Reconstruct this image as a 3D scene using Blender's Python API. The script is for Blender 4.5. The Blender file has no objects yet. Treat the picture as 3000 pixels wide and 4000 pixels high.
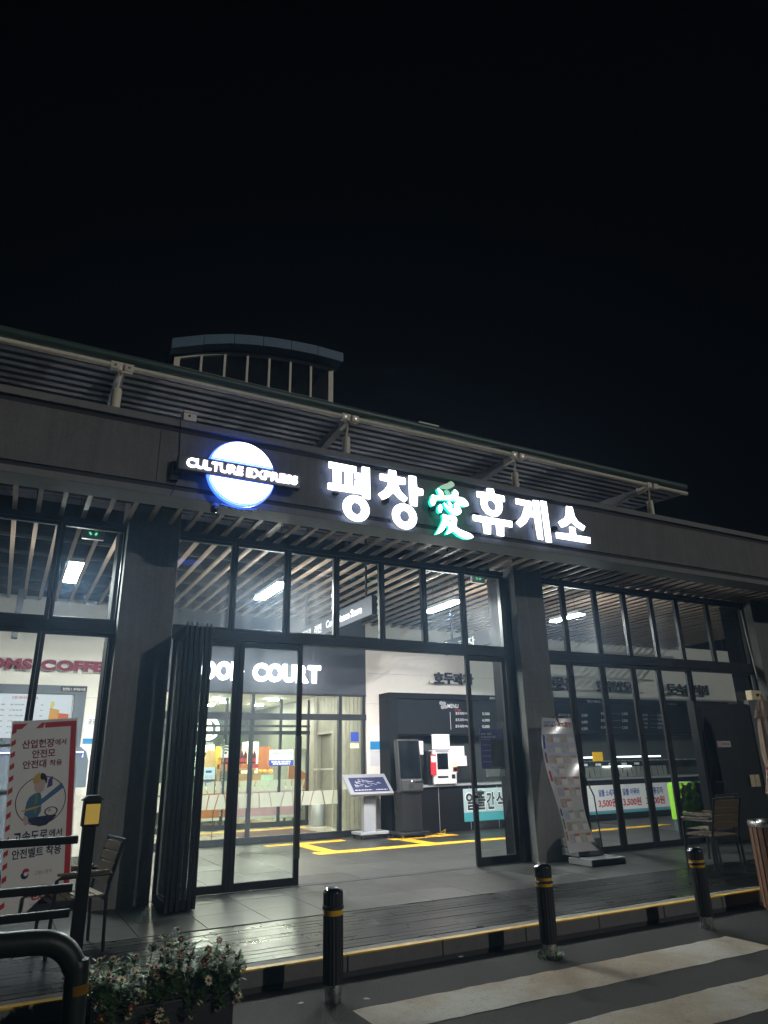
import bpy, math, random
from mathutils import Vector, Matrix
from mathutils.geometry import tessellate_polygon
random.seed(7)
R = math.radians
scene = bpy.context.scene
col = scene.collection

# ------------------------------------------------------------------ camera
FPX, PITCH, ROLL, YAW, CAMH = 2684.3, R(20.0407), R(-1.2394), R(61.795), 1.6
_h = Vector((math.cos(YAW), math.sin(YAW), 0)); _r0 = Vector((math.sin(YAW), -math.cos(YAW), 0)); _z = Vector((0, 0, 1))
_f = _h * math.cos(PITCH) + _z * math.sin(PITCH); _u0 = _z * math.cos(PITCH) - _h * math.sin(PITCH)
_r = _r0 * math.cos(ROLL) + _u0 * math.sin(ROLL); _u = _u0 * math.cos(ROLL) - _r0 * math.sin(ROLL)
cd = bpy.data.cameras.new('camera'); cam = bpy.data.objects.new('camera', cd); col.objects.link(cam)
M3 = Matrix((_r, _u, -_f)).transposed()
cam.matrix_world = Matrix.Translation((0, 0, CAMH)) @ M3.to_4x4()
cd.sensor_fit = 'HORIZONTAL'; cd.sensor_width = 36.0; cd.lens = 36.0 * FPX / 3000.0
cd.clip_start = 0.05; cd.clip_end = 1500
scene.camera = cam

# ------------------------------------------------------------------ night sky, parking-lot floodlight, exposure
w = bpy.data.worlds.new('World'); scene.world = w; w.use_nodes = True
bg = w.node_tree.nodes['Background']; bg.inputs[0].default_value = (0.55, 0.65, 1.0, 1); bg.inputs[1].default_value = 0.0012
sl = bpy.data.lights.new('sun', 'SUN'); sl.energy = 0.56; sl.angle = R(0.6); sl.color = (1.0, 0.98, 0.91)
sun = bpy.data.objects.new('sun', sl); col.objects.link(sun)
sun.rotation_euler = Vector((-0.55, 1.0, -0.40)).to_track_quat('-Z', 'Y').to_euler()
vs = scene.view_settings; vs.view_transform = 'Standard'; vs.look = 'None'; vs.exposure = 0.0; vs.gamma = 1.0; vs.use_curve_mapping = False
scene.render.engine = 'CYCLES'
cy = scene.cycles; cy.use_denoising = True; cy.transparent_max_bounces = 32; cy.max_bounces = 7; cy.diffuse_bounces = 3; cy.use_adaptive_sampling = True; cy.adaptive_threshold = .025
cy.glossy_bounces = 3; cy.caustics_reflective = False; cy.caustics_refractive = False; cy.sample_clamp_indirect = 6.0
try: cy.denoiser = 'OPENIMAGEDENOISE'
except Exception: pass

# ------------------------------------------------------------------ photo ray -> point on a real plane
def ray(px, py): return _r * ((px - 1500) / FPX) - _u * ((py - 2000) / FPX) + _f
CAM = Vector((0, 0, CAMH))
def at(px, py, Y): d = ray(px, py); return CAM + d * (Y / d.y)
def atz(px, py, z=0.0): d = ray(px, py); return CAM + d * ((z - CAMH) / d.z)
def atx(px, py, X): d = ray(px, py); return CAM + d * (X / d.x)

# ------------------------------------------------------------------ materials
MATS = {}
def new_mat(name):
    m = bpy.data.materials.new(name); m.use_nodes = True; MATS[name] = m
    return m, m.node_tree.nodes, m.node_tree.links
def pm(name, c, rough=.6, var=.18, scale=6., bump=.08, metal=0., spec=.5, rnd=0., coat=0., rvar=.1, streak=0.):
    if name in MATS: return MATS[name]
    m, N, L = new_mat(name); b = N['Principled BSDF']
    b.inputs['Metallic'].default_value = metal
    b.inputs['Specular IOR Level'].default_value = spec
    b.inputs['Coat Weight'].default_value = coat
    tc = N.new('ShaderNodeTexCoord')
    n1 = N.new('ShaderNodeTexNoise'); n1.inputs['Scale'].default_value = scale; n1.inputs['Detail'].default_value = 6; n1.inputs['Roughness'].default_value = .65
    L.new(tc.outputs['Object'], n1.inputs['Vector'])
    n2 = N.new('ShaderNodeTexNoise'); n2.inputs['Scale'].default_value = scale * 9; n2.inputs['Detail'].default_value = 4
    L.new(tc.outputs['Object'], n2.inputs['Vector'])
    mx = N.new('ShaderNodeMath'); mx.operation = 'MULTIPLY_ADD'; L.new(n1.outputs['Fac'], mx.inputs[0]); mx.inputs[1].default_value = var * 2.4; mx.inputs[2].default_value = 1 - var * 1.2
    m2 = N.new('ShaderNodeMath'); m2.operation = 'MULTIPLY_ADD'; L.new(n2.outputs['Fac'], m2.inputs[0]); m2.inputs[1].default_value = var * 1.2; m2.inputs[2].default_value = -var * .6
    ad = N.new('ShaderNodeMath'); L.new(mx.outputs[0], ad.inputs[0]); L.new(m2.outputs[0], ad.inputs[1])
    last = ad
    if streak:
        mp = N.new('ShaderNodeMapping'); mp.inputs['Scale'].default_value = (5, 5, .28); L.new(tc.outputs['Object'], mp.inputs['Vector'])
        n3 = N.new('ShaderNodeTexNoise'); n3.inputs['Scale'].default_value = 2.2; n3.inputs['Detail'].default_value = 8; n3.inputs['Roughness'].default_value = .7; L.new(mp.outputs[0], n3.inputs['Vector'])
        m6 = N.new('ShaderNodeMath'); m6.operation = 'MULTIPLY_ADD'; L.new(n3.outputs['Fac'], m6.inputs[0]); m6.inputs[1].default_value = streak * 2.5; m6.inputs[2].default_value = 1 - streak * 1.25
        m7 = N.new('ShaderNodeMath'); m7.operation = 'MULTIPLY'; L.new(ad.outputs[0], m7.inputs[0]); L.new(m6.outputs[0], m7.inputs[1]); ad = m7; last = m7
    if rnd:
        oi = N.new('ShaderNodeObjectInfo'); m3 = N.new('ShaderNodeMath'); m3.operation = 'MULTIPLY_ADD'
        L.new(oi.outputs['Random'], m3.inputs[0]); m3.inputs[1].default_value = rnd * 2; m3.inputs[2].default_value = 1 - rnd
        mm = N.new('ShaderNodeMath'); mm.operation = 'MULTIPLY'; L.new(ad.outputs[0], mm.inputs[0]); L.new(m3.outputs[0], mm.inputs[1]); last = mm
    vm = N.new('ShaderNodeVectorMath'); vm.operation = 'SCALE'; vm.inputs[0].default_value = c[:3]; L.new(last.outputs[0], vm.inputs['Scale'])
    L.new(vm.outputs[0], b.inputs['Base Color'])
    rr = N.new('ShaderNodeMath'); rr.operation = 'MULTIPLY_ADD'; L.new(n1.outputs['Fac'], rr.inputs[0]); rr.inputs[1].default_value = rvar * 2; rr.inputs[2].default_value = rough - rvar; rr.use_clamp = True
    L.new(rr.outputs[0], b.inputs['Roughness'])
    if bump:
        bp = N.new('ShaderNodeBump'); bp.inputs['Strength'].default_value = bump; bp.inputs['Distance'].default_value = .02
        L.new(n2.outputs['Fac'], bp.inputs['Height']); L.new(bp.outputs[0], b.inputs['Normal'])
    return m
def em(name, c, s, base=(.8, .8, .8)):
    if name in MATS: return MATS[name]
    m, N, L = new_mat(name); b = N['Principled BSDF']
    b.inputs['Base Color'].default_value = (*base, 1); b.inputs['Roughness'].default_value = .35
    b.inputs['Emission Color'].default_value = (*c, 1); b.inputs['Emission Strength'].default_value = s
    return m
def glass(name, dirt=.05, tint=(.93, .97, .96), refl=1.0, streak=True):
    if name in MATS: return MATS[name]
    m, N, L = new_mat(name); N.remove(N['Principled BSDF']); out = N['Material Output']
    tr = N.new('ShaderNodeBsdfTransparent'); tr.inputs[0].default_value = (*tint, 1)
    gl = N.new('ShaderNodeBsdfGlossy'); gl.inputs['Roughness'].default_value = .03
    lw = N.new('ShaderNodeLayerWeight'); lw.inputs[0].default_value = .5
    pw = N.new('ShaderNodeMath'); pw.operation = 'POWER'; L.new(lw.outputs['Facing'], pw.inputs[0]); pw.inputs[1].default_value = 5
    fa = N.new('ShaderNodeMath'); fa.operation = 'MULTIPLY_ADD'; L.new(pw.outputs[0], fa.inputs[0]); fa.inputs[1].default_value = .8 * refl; fa.inputs[2].default_value = .035 * refl
    mx = N.new('ShaderNodeMixShader'); L.new(fa.outputs[0], mx.inputs[0]); L.new(tr.outputs[0], mx.inputs[1]); L.new(gl.outputs[0], mx.inputs[2])
    tc = N.new('ShaderNodeTexCoord'); mp = N.new('ShaderNodeMapping'); mp.inputs['Scale'].default_value = (7, 7, .9)
    oi = N.new('ShaderNodeObjectInfo'); L.new(oi.outputs['Random'], mp.inputs['Location'])
    L.new(tc.outputs['Object'], mp.inputs['Vector'])
    n1 = N.new('ShaderNodeTexNoise'); n1.inputs['Scale'].default_value = 1.6; n1.inputs['Detail'].default_value = 7; n1.inputs['Roughness'].default_value = .7; L.new(mp.outputs[0], n1.inputs['Vector'])
    n2 = N.new('ShaderNodeTexNoise'); n2.inputs['Scale'].default_value = 2.2; n2.inputs['Detail'].default_value = 5; L.new(tc.outputs['Object'], n2.inputs['Vector'])
    m1 = N.new('ShaderNodeMath'); m1.operation = 'MULTIPLY'; L.new(n1.outputs['Fac'], m1.inputs[0]); L.new(n2.outputs['Fac'], m1.inputs[1])
    mr = N.new('ShaderNodeMapRange'); L.new(m1.outputs[0], mr.inputs['Value']); mr.inputs['From Min'].default_value = .14; mr.inputs['From Max'].default_value = .5; mr.inputs['To Min'].default_value = dirt * .35; mr.inputs['To Max'].default_value = dirt * 2.6
    tl = N.new('ShaderNodeBsdfTranslucent'); tl.inputs[0].default_value = (.8, .85, .9, 1)
    df = N.new('ShaderNodeBsdfDiffuse'); df.inputs[0].default_value = (.6, .62, .62, 1)
    m4 = N.new('ShaderNodeMixShader'); m4.inputs[0].default_value = .35; L.new(tl.outputs[0], m4.inputs[1]); L.new(df.outputs[0], m4.inputs[2])
    m5 = N.new('ShaderNodeMixShader'); L.new(mr.outputs[0], m5.inputs[0]); L.new(mx.outputs[0], m5.inputs[1]); L.new(m4.outputs[0], m5.inputs[2])
    L.new(m5.outputs[0], out.inputs['Surface'])
    return m
def frosted(name, c=(.85, .88, .82), a=.75):
    m, N, L = new_mat(name); N.remove(N['Principled BSDF']); out = N['Material Output']
    tl = N.new('ShaderNodeBsdfTranslucent'); tl.inputs[0].default_value = (*c, 1)
    df = N.new('ShaderNodeBsdfDiffuse'); df.inputs[0].default_value = (*c, 1)
    tr = N.new('ShaderNodeBsdfTransparent')
    a1 = N.new('ShaderNodeMixShader'); a1.inputs[0].default_value = .4; L.new(tl.outputs[0], a1.inputs[1]); L.new(df.outputs[0], a1.inputs[2])
    a2 = N.new('ShaderNodeMixShader'); a2.inputs[0].default_value = a; L.new(tr.outputs[0], a2.inputs[1]); L.new(a1.outputs[0], a2.inputs[2])
    L.new(a2.outputs[0], out.inputs['Surface']); return m

CONC = pm('grey_render', (.150, .148, .140), .85, .26, 3, .3, streak=.32)
CONCL = pm('grey_fascia_edge', (.20, .197, .19), .8, .15, 5, .15, streak=.2)
CONCD = pm('dark_joint', (.03, .03, .032), .8, .1, 5, .05)
FRAME = pm('dark_bronze_aluminium', (.007, .007, .008), .5, .2, 9, .03, spec=.22)
FRAME2 = pm('charcoal_aluminium', (.022, .024, .028), .5, .15, 9, .02, spec=.25)
SLAT = pm('grey_brown_timber_slat', (.27, .195, .145), .6, .2, 5, .12, rnd=.08)
DARK = pm('black_void_and_shade', (.004, .004, .005), .9, .1, 3, 0, spec=.05)
PIPEW = pm('cream_painted_steel', (.72, .67, .55), .5, .16, 6, .05, streak=.12)
PIPEG = pm('dark_green_gutter', (.045, .085, .07), .45, .25, 5, .06)
ROOFM = pm('grey_roof_sheet', (.19, .20, .235), .55, .15, 4, .05)
WALLW = pm('ivory_wall_panel', (.78, .74, .67), .6, .04, 2, .03)
WALLD = pm('dark_blue_grey_panel', (.035, .042, .058), .45, .12, 4, .03)
WOODG = pm('pale_grey_wood_panel', (.23, .225, .195), .55, .3, 7, .1, rnd=.16)
TILE = pm('grey_granite_tile', (.031, .032, .030), .40, .22, 2.5, .02, rnd=.22, rvar=.07, spec=.22)
GROUT = pm('dark_grout', (.05, .05, .05), .9, .1, 8, .1)
STRIP = pm('wet_grey_stone_strip', (.014, .0145, .014), .30, .4, 2.2, .012, rnd=.5, rvar=.12, spec=.22)
ASPH = pm('asphalt', (.023, .024, .021), .8, .6, 14, 1.0, rvar=.12)
KERB = pm('kerb_granite', (.15, .15, .14), .75, .3, 14, .3, rnd=.1)
YEL = pm('worn_yellow_paint', (.62, .38, .03), .5, .3, 9, .15)
YELT = pm('yellow_tactile', (.72, .40, .02), .5, .12, 6, .05)
def worn_paint():
    m, N, L = new_mat('worn_crosswalk_paint'); b = N['Principled BSDF']; tc = N.new('ShaderNodeTexCoord')
    def noise(sc, det=6, ro=.6):
        n = N.new('ShaderNodeTexNoise'); n.inputs['Scale'].default_value = sc; n.inputs['Detail'].default_value = det; n.inputs['Roughness'].default_value = ro; L.new(tc.outputs['Object'], n.inputs['Vector']); return n
    def ramp(n, stops):
        r = N.new('ShaderNodeValToRGB'); e = r.color_ramp.elements
        while len(e) < len(stops): e.new(.5)
        for k, (p, c) in enumerate(stops): e[k].position = p; e[k].color = (*c, 1)
        L.new(n.outputs['Fac'], r.inputs['Fac']); return r
    base = ramp(noise(.9, 4), [(.35, (.30, .225, .155)), (.5, (.36, .30, .225)), (.62, (.42, .40, .36))])
    grain = ramp(noise(46, 5, .75), [(.30, (.12, .11, .10)), (.44, (1, 1, 1)), (1, (1, 1, 1))])
    wear = ramp(noise(5.5, 9, .75), [(.28, (.35, .33, .31)), (.42, (1, 1, 1)), (1, (1.0, 1.0, 1.0))])
    m1 = N.new('ShaderNodeMix'); m1.data_type = 'RGBA'; m1.blend_type = 'MULTIPLY'; m1.inputs[0].default_value = .8; L.new(base.outputs[0], m1.inputs[6]); L.new(grain.outputs[0], m1.inputs[7])
    m2 = N.new('ShaderNodeMix'); m2.data_type = 'RGBA'; m2.blend_type = 'MULTIPLY'; m2.inputs[0].default_value = .9; L.new(m1.outputs[2], m2.inputs[6]); L.new(wear.outputs[0], m2.inputs[7])
    L.new(m2.outputs[2], b.inputs['Base Color']); b.inputs['Roughness'].default_value = .7
    bp = N.new('ShaderNodeBump'); bp.inputs['Strength'].default_value = .8; bp.inputs['Distance'].default_value = .01; L.new(noise(120).outputs['Fac'], bp.inputs['Height']); L.new(bp.outputs[0], b.inputs['Normal'])
    return m
WHITEP = worn_paint()
BLACKR = pm('black_rubber', (.011, .011, .012), .55, .5, 12, .15, rvar=.2)
REFY = pm('yellow_reflective_band', (.75, .42, .01), .35, .1, 9, 0)
STEEL = pm('brushed_steel', (.62, .62, .6), .28, .1, 20, .02, metal=1.)
WHITE = pm('white_plastic', (.78, .78, .77), .4, .04, 4, .01)
PAPER = pm('white_paper', (.82, .82, .82), .7, .03, 4, .01)
BLACK = pm('black_plastic', (.012, .012, .014), .35, .15, 8, .01)
SCREEN = pm('dark_glass_screen', (.006, .007, .009), .12, .05, 4, 0, spec=.6)
GREYM = pm('light_grey_metal', (.36, .37, .40), .4, .06, 5, .02, metal=.3)
RED = pm('red_print', (.50, .02, .03), .6, .08, 5, .01)
NAVY = pm('navy_print', (.012, .017, .065), .6, .06, 5, .01)
MAROON = pm('maroon_print', (.22, .01, .045), .6, .06, 5, .01)
BLUEP = pm('blue_print', (.02, .06, .38), .6, .06, 5, .01)
SKYB = pm('sky_blue_print', (.02, .25, .55), .55, .06, 5, .01)
BLK = pm('black_print', (.012, .012, .015), .6, .06, 5, 0)
GREYP = pm('grey_print', (.35, .35, .36), .6, .06, 5, 0)
LILAC = pm('pale_lilac_print', (.55, .57, .75), .6, .12, 9, 0)
GREENP = pm('green_print', (.08, .30, .10), .6, .1, 5, 0)
ORANGE = pm('orange_print', (.55, .17, .04), .55, .15, 6, .01)
TEAL = pm('teal_print', (.05, .33, .36), .6, .1, 4, 0)
PINK = pm('pink_print', (.75, .42, .55), .5, .06, 4, 0)
LIME = pm('lime_green_cloth', (.16, .36, .012), .75, .12, 5, .15)
PURPLE = pm('purple_print', (.07, .05, .22), .55, .1, 4, 0)
TAN = pm('tan_wood', (.45, .27, .12), .5, .3, 8, .08)
CHAIRW = pm('pale_slat_wood', (.125, .085, .045), .55, .2, 9, .1, rnd=.1)
CHAIRF = pm('dark_chair_steel', (.03, .032, .035), .4, .1, 9, .02, metal=.4)
CREAMY = pm('cream_ceiling', (.82, .79, .68), .7, .03, 3, 0)
FLOORS = pm('polished_beige_floor', (.55, .52, .44), .12, .06, 3, .01)
GREENW = pm('olive_green_wall', (.24, .26, .22), .6, .08, 3, .01)
LIT = em('white_letter_light', (.93, .94, 1.0), 5.0)
LITS = em('white_letter_side', (.80, .84, 1.0), .16)
LITC = em('small_letter_light', (.96, .93, 1.0), 2.6)
LITF = em('food_court_letter_light', (.95, .95, 1.0), 8.0)
LITK = em('letter_back_glow', (.50, .62, 1.0), 3.0)
LITB = em('blue_letter_side', (.03, .12, 1.0), 2.8)
LITG = em('teal_letter_side', (.0, .50, .34), 2.4)
TUBE = em('led_tube', (.97, .96, .93), 860.0)
WARM = em('warm_downlight', (1.0, .95, .80), 420.0)
MENUW = em('lit_menu_white', (.80, .87, 1.0), .70, (.05, .05, .05))
MENUW2 = em('lit_menu_bright', (1.0, .97, .88), 4.0)
GREENX = em('green_exit_light', (.10, .85, .40), 1.6)
REDL = em('red_indicator', (1.0, .04, .05), 6.0)
PURL = em('violet_tube', (.25, .28, 1.0), 2.2)
FLUO = em('counter_tube', (.92, .93, 1.0), 3.0)
LIGHTY = em('yellow_marker_light', (.80, .52, .10), .30, (.4, .28, .05))
G_DIRT = glass('dusty_glass', .014)
G_MID = glass('glass_pane', .0018)
G_CLEAN = glass('clean_glass', .0012, (.95, .98, .95))
G_DARK = glass('skylight_glass', .05, (.45, .5, .55))
FROST = frosted('frosted_film', (.60, .61, .55), .8)

# ------------------------------------------------------------------ mesh builder
class B:
    def __init__(s): s.v = []; s.f = []; s.mi = []; s.cur = 0
    def add(s, vs, fs):
        o = len(s.v); s.v += [tuple(p) for p in vs]; s.f += [tuple(i + o for i in f) for f in fs]; s.mi += [s.cur] * len(fs); return s
    def box(s, x0, x1, y0, y1, z0, z1):
        if x0 > x1: x0, x1 = x1, x0
        if y0 > y1: y0, y1 = y1, y0
        if z0 > z1: z0, z1 = z1, z0
        return s.add([(x0, y0, z0), (x1, y0, z0), (x1, y1, z0), (x0, y1, z0), (x0, y0, z1), (x1, y0, z1), (x1, y1, z1), (x0, y1, z1)],
                     [(0, 3, 2, 1), (4, 5, 6, 7), (0, 1, 5, 4), (1, 2, 6, 5), (2, 3, 7, 6), (3, 0, 4, 7)])
    def beam(s, p, q, a, b, up=(0, 0, 1)):
        p, q = Vector(p), Vector(q); d = (q - p).normalized(); up = Vector(up)
        if abs(d.dot(up)) > .98: up = Vector((1, 0, 0))
        r = d.cross(up).normalized() * (a / 2); u = r.normalized().cross(d).normalized() * (b / 2)
        vs = [p - r - u, p + r - u, p + r + u, p - r + u, q - r - u, q + r - u, q + r + u, q - r + u]
        return s.add(vs, [(0, 3, 2, 1), (4, 5, 6, 7), (0, 1, 5, 4), (1, 2, 6, 5), (2, 3, 7, 6), (3, 0, 4, 7)])
    def tube(s, pts, r, n=10, cap=True):
        pts = [Vector(p) for p in pts]; k = len(pts); o = []
        rs = r if isinstance(r, (list, tuple)) else [r] * k
        prev = None
        for i, p in enumerate(pts):
            d = (pts[min(i + 1, k - 1)] - pts[max(i - 1, 0)]).normalized()
            if prev is None:
                a = Vector((0, 0, 1)) if abs(d.z) < .9 else Vector((1, 0, 0)); x = d.cross(a).normalized()
            else: x = (prev - d * prev.dot(d)).normalized()
            prev = x; y = d.cross(x)
            o += [p + (x * math.cos(2 * math.pi * j / n) + y * math.sin(2 * math.pi * j / n)) * rs[i] for j in range(n)]
        fs = [(i * n + j, i * n + (j + 1) % n, (i + 1) * n + (j + 1) % n, (i + 1) * n + j) for i in range(k - 1) for j in range(n)]
        if cap: fs += [tuple(reversed(range(n))), tuple((k - 1) * n + j for j in range(n))]
        return s.add(o, fs)
    def lathe(s, c, prof, n=24, axis='z'):
        c = Vector(c); o = []
        for r, h in prof:
            for j in range(n):
                a = 2 * math.pi * j / n
                o.append(c + Vector((r * math.cos(a), r * math.sin(a), h)))
        k = len(prof)
        fs = [(i * n + j, i * n + (j + 1) % n, (i + 1) * n + (j + 1) % n, (i + 1) * n + j) for i in range(k - 1) for j in range(n)]
        fs += [tuple(reversed(range(n))), tuple((k - 1) * n + j for j in range(n))]
        return s.add(o, fs)
    def prism(s, loops, Y0, Y1, side=None):
        """loops: list of (x,z) loops, first outer, rest holes; front at Y0 (toward -Y), back Y1"""
        tri = tessellate_polygon([[Vector((x, z, 0)) for x, z in l] for l in loops])
        flat = [p for l in loops for p in l]; n = len(flat)
        vs = [(x, Y0, z) for x, z in flat] + [(x, Y1, z) for x, z in flat]
        fs = []
        for t in tri:
            a, b, c = [flat[i] for i in t]
            if (b[0] - a[0]) * (c[1] - a[1]) - (b[1] - a[1]) * (c[0] - a[0]) < 0: t = (t[0], t[2], t[1])
            fs.append(tuple(t)); fs.append((t[2] + n, t[1] + n, t[0] + n))
        c0 = s.cur; s.add(vs, fs)
        o = 0; sf = []
        for l in loops:
            for i in range(len(l)):
                a, b = o + i, o + (i + 1) % len(l); sf.append((a, b, b + n, a + n))
            o += len(l)
        if side is not None: s.cur = side
        base = len(s.v) - len(vs)
        s.f += [tuple(i + base for i in f) for f in sf]; s.mi += [s.cur] * len(sf); s.cur = c0
        return s
    def quad(s, a, b, c, d): return s.add([a, b, c, d], [(0, 1, 2, 3)])
    def build(s, name, mat, parent=None, smooth=False, bevel=0., kind=None, frame=None):
        me = bpy.data.meshes.new(name); vv = s.v
        if frame is not None: vv = [frame @ Vector(p) for p in vv]
        me.from_pydata([tuple(p) for p in vv], [], s.f)
        mats = mat if isinstance(mat, (list, tuple)) else [mat]
        for m in mats: me.materials.append(m)
        if len(mats) > 1:
            for i, p in enumerate(me.polygons): p.material_index = s.mi[i]
        if smooth:
            for p in me.polygons: p.use_smooth = True
        me.update()
        o = bpy.data.objects.new(name, me); col.objects.link(o)
        if parent is not None: o.parent = parent
        if smooth:
            try: me.set_sharp_from_angle(angle=R(40))
            except Exception: pass
        if bevel:
            md = o.modifiers.new('bevel', 'BEVEL'); md.width = bevel; md.segments = 2; md.limit_method = 'ANGLE'; md.angle_limit = R(50)
        if kind: o['kind'] = kind
        return o
def tag(o, label=None, cat=None, group=None, kind=None):
    if label: o['label'] = label
    if cat: o['category'] = cat
    if group: o['group'] = group
    if kind: o['kind'] = kind
    return o
def thing(name, label, cat, group=None, loc=None):
    o = bpy.data.objects.new(name, None); col.objects.link(o); o.empty_display_size = .1
    return tag(o, label, cat, group)
def rebase(o, p):
    """move an Empty to its base point without moving its children"""
    o.location = p; bpy_inv = Matrix.Translation(-Vector(p))
    for c in o.children: c.matrix_parent_inverse = bpy_inv
def copy_tree(o, off, label=None, parent=None):
    c = o.copy(); col.objects.link(c); c.parent = parent
    if parent is None: c.location = Vector(o.location) + Vector(off)
    if label: c['label'] = label
    for ch in o.children: copy_tree(ch, off, None, c)
    return c
def struct(o): o['kind'] = 'structure'; return o

def frameY(Y, depth=0.): # identity helper: plane facing -Y
    return None
TSC = bpy.data.scenes.new('text_work'); TCACHE = {}
def text_verts(s, bold=0., res=3, extrude=0.0, spacing=1.0):
    key = (s, bold, res, extrude, spacing)
    if key in TCACHE: return TCACHE[key]
    cu = bpy.data.curves.new('t', 'FONT'); cu.body = s; cu.size = 1; cu.resolution_u = res; cu.offset = bold; cu.extrude = extrude; cu.space_character = spacing
    ob = bpy.data.objects.new('t', cu); TSC.collection.objects.link(ob)
    vl = TSC.view_layers[0]; vl.update(); dg = vl.depsgraph; ev = ob.evaluated_get(dg); me = ev.to_mesh()
    vs = [v.co.copy() for v in me.vertices]; fs = [tuple(p.vertices) for p in me.polygons]
    ev.to_mesh_clear(); bpy.data.objects.remove(ob); bpy.data.curves.remove(cu)
    TCACHE[key] = (vs, fs)
    return vs, fs
def txt(s, mat, parent, u0, u1, v0, v1, fr, bold=0., depth=0., name='lettering', lift=.002, res=3, spacing=1.0):
    """text fitted into u0..u1 x v0..v1 of a frame matrix (x right, y up, z toward the viewer)"""
    vs, fs = text_verts(s, bold, res, 0.5 if depth else 0, spacing)
    if not vs: return None
    x0 = min(v.x for v in vs); x1 = max(v.x for v in vs); y0 = min(v.y for v in vs); y1 = max(v.y for v in vs)
    b = B()
    P = [Vector((u0 + (v.x - x0) / (x1 - x0) * (u1 - u0), v0 + (v.y - y0) / max(y1 - y0, 1e-6) * (v1 - v0), lift + (v.z + .5) * depth if depth else lift)) for v in vs]
    b.add([fr @ p for p in P], fs)
    return b.build(name, mat, parent)
def FR(o, right=(1, 0, 0), up=(0, 0, 1)):
    r = Vector(right).normalized(); u = Vector(up); u = (u - r * u.dot(r)).normalized(); n = r.cross(u)
    m = Matrix((r, u, n)).transposed().to_4x4(); m.translation = Vector(o); return m
def plate(fr, u0, u1, v0, v1, mat, parent, name, th=.004, lift=0., bevel=0.):
    b = B().box(u0, u1, v0, v1, lift, lift + th)
    return b.build(name, mat, parent, frame=fr, bevel=bevel)
def flat(fr, u0, u1, v0, v1, mat, parent, name, lift=.006):
    return B().quad((u0, v0, lift), (u1, v0, lift), (u1, v1, lift), (u0, v1, lift)).build(name, mat, parent, frame=fr)
def dashes(fr, rows, mat, parent, lift=.007, h=.012, seed=1, name='print_lines'):
    """tiny lines of print too small to read"""
    rd = random.Random(seed); b = B()
    for (u0, u1, v) in rows:
        u = u0
        while u < u1 - .01:
            wd = min(rd.uniform(.02, .07), u1 - u)
            b.quad((u, v, lift), (u + wd, v, lift), (u + wd, v + h, lift), (u, v + h, lift)); u += wd + rd.uniform(.008, .02)
    return b.build(name, mat, parent, frame=fr)
def circ(cx, cz, rx, rz, n=40, a0=0., a1=2 * math.pi):
    return [(cx + rx * math.cos(a0 + (a1 - a0) * i / n), cz + rz * math.sin(a0 + (a1 - a0) * i / n)) for i in range(n)]

ZA = -0.17          # asphalt level; terrace floor is z = 0
YK, YD, YG, YI, YF = 6.46, 8.2, 10.15, 16.0, 8.75
ZS = 4.95           # soffit slat underside

# ================================================================== GROUND
road = struct(B().quad((-90, -90, ZA), (130, -90, ZA), (130, YK - .02, ZA), (-90, YK - .02, ZA)).build('road', ASPH))
g2 = struct(B().quad((-90, YK - .02, ZA - .03), (130, YK - .02, ZA - .03), (130, 130, ZA - .03), (-90, 130, ZA - .03)).build('ground', ASPH))
def stripe(x0, x1, y0, y1, seed):
    rd = random.Random(seed); b = B(); n = 40
    top = [(x0 + (x1 - x0) * i / n + (y1 - y0) * .0, y1 + rd.uniform(-.012, .012)) for i in range(n + 1)]
    bot = [(x0 + (x1 - x0) * i / n, y0 + rd.uniform(-.012, .012)) for i in range(n + 1)]
    for i in range(n):
        b.quad((*bot[i], ZA + .004), (*bot[i + 1], ZA + .004), (*top[i + 1], ZA + .004), (*top[i], ZA + .004))
    return b.build('crosswalk_stripe', WHITEP, road)
stripe(2.65, 6.95, 5.08, 5.63, 1); stripe(2.65, 6.95, 4.03, 4.57, 2); stripe(2.65, 6.95, 2.97, 3.52, 3)

kerb = struct(B().box(-14, 26, YK + .03, YK + .2, ZA - .1, -.02).build('kerb', GROUT))
x = -6.0; i = 0
while x < 22:
    L = 1.0
    B().box(x + .004, x + L - .004, YK, YK + .22, ZA + .035, -.004).build('kerb_stone', KERB, kerb, bevel=.008)
    if x < 13:
        B().box(x + .003, x + L - .003, YK - .004, YK + .075, -.012, .001).build('yellow_edge', YEL, kerb)
    x += L
B().box(-6, 22, YK + .01, YK + .03, ZA - .05, ZA + .035).build('kerb_footing', GROUT, kerb)

terr = struct(B().box(-14, 26, YK + .2, YI + 9, -.12, -.012).build('terrace', GROUT))
ys = YK + .224; rows = 12; wd = (YD - .03 - ys) / rows
for r_ in range(rows):
    x = -2.0 - random.random() * 1.2
    while x < 15:
        L = random.choice((.9, 1.2, 1.5)) if x < 9 else 2.4
        B().box(x + .002, x + L - .002, ys + r_ * wd + .004, ys + (r_ + 1) * wd - .004, -.03, random.uniform(-.003, .001)).build('paving_strip', STRIP, terr)
        x += L
B().box(-3, 15.5, YD - .028, YD - .006, -.02, .004).build('joint_strip', FRAME2, terr)
tile0 = None
for iy in range(11):
    for ix in range(-2, 21):
        x0 = -1.0 + ix * .7 + .4; y0 = YD + iy * .7
        if ix < 0 and iy > 3: continue
        if tile0 is None:
            tile0 = B().box(0, .694, 0, .694, -.02, 0).build('paving_tile', TILE, terr, bevel=.002); t = tile0
        else:
            t = tile0.copy(); col.objects.link(t)
        t.location = (x0, y0, random.uniform(-.001, .001))
B().box(-1, 15, YG - .03, YG + .11, -.012, .005).build('door_track', FRAME2, terr)

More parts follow.
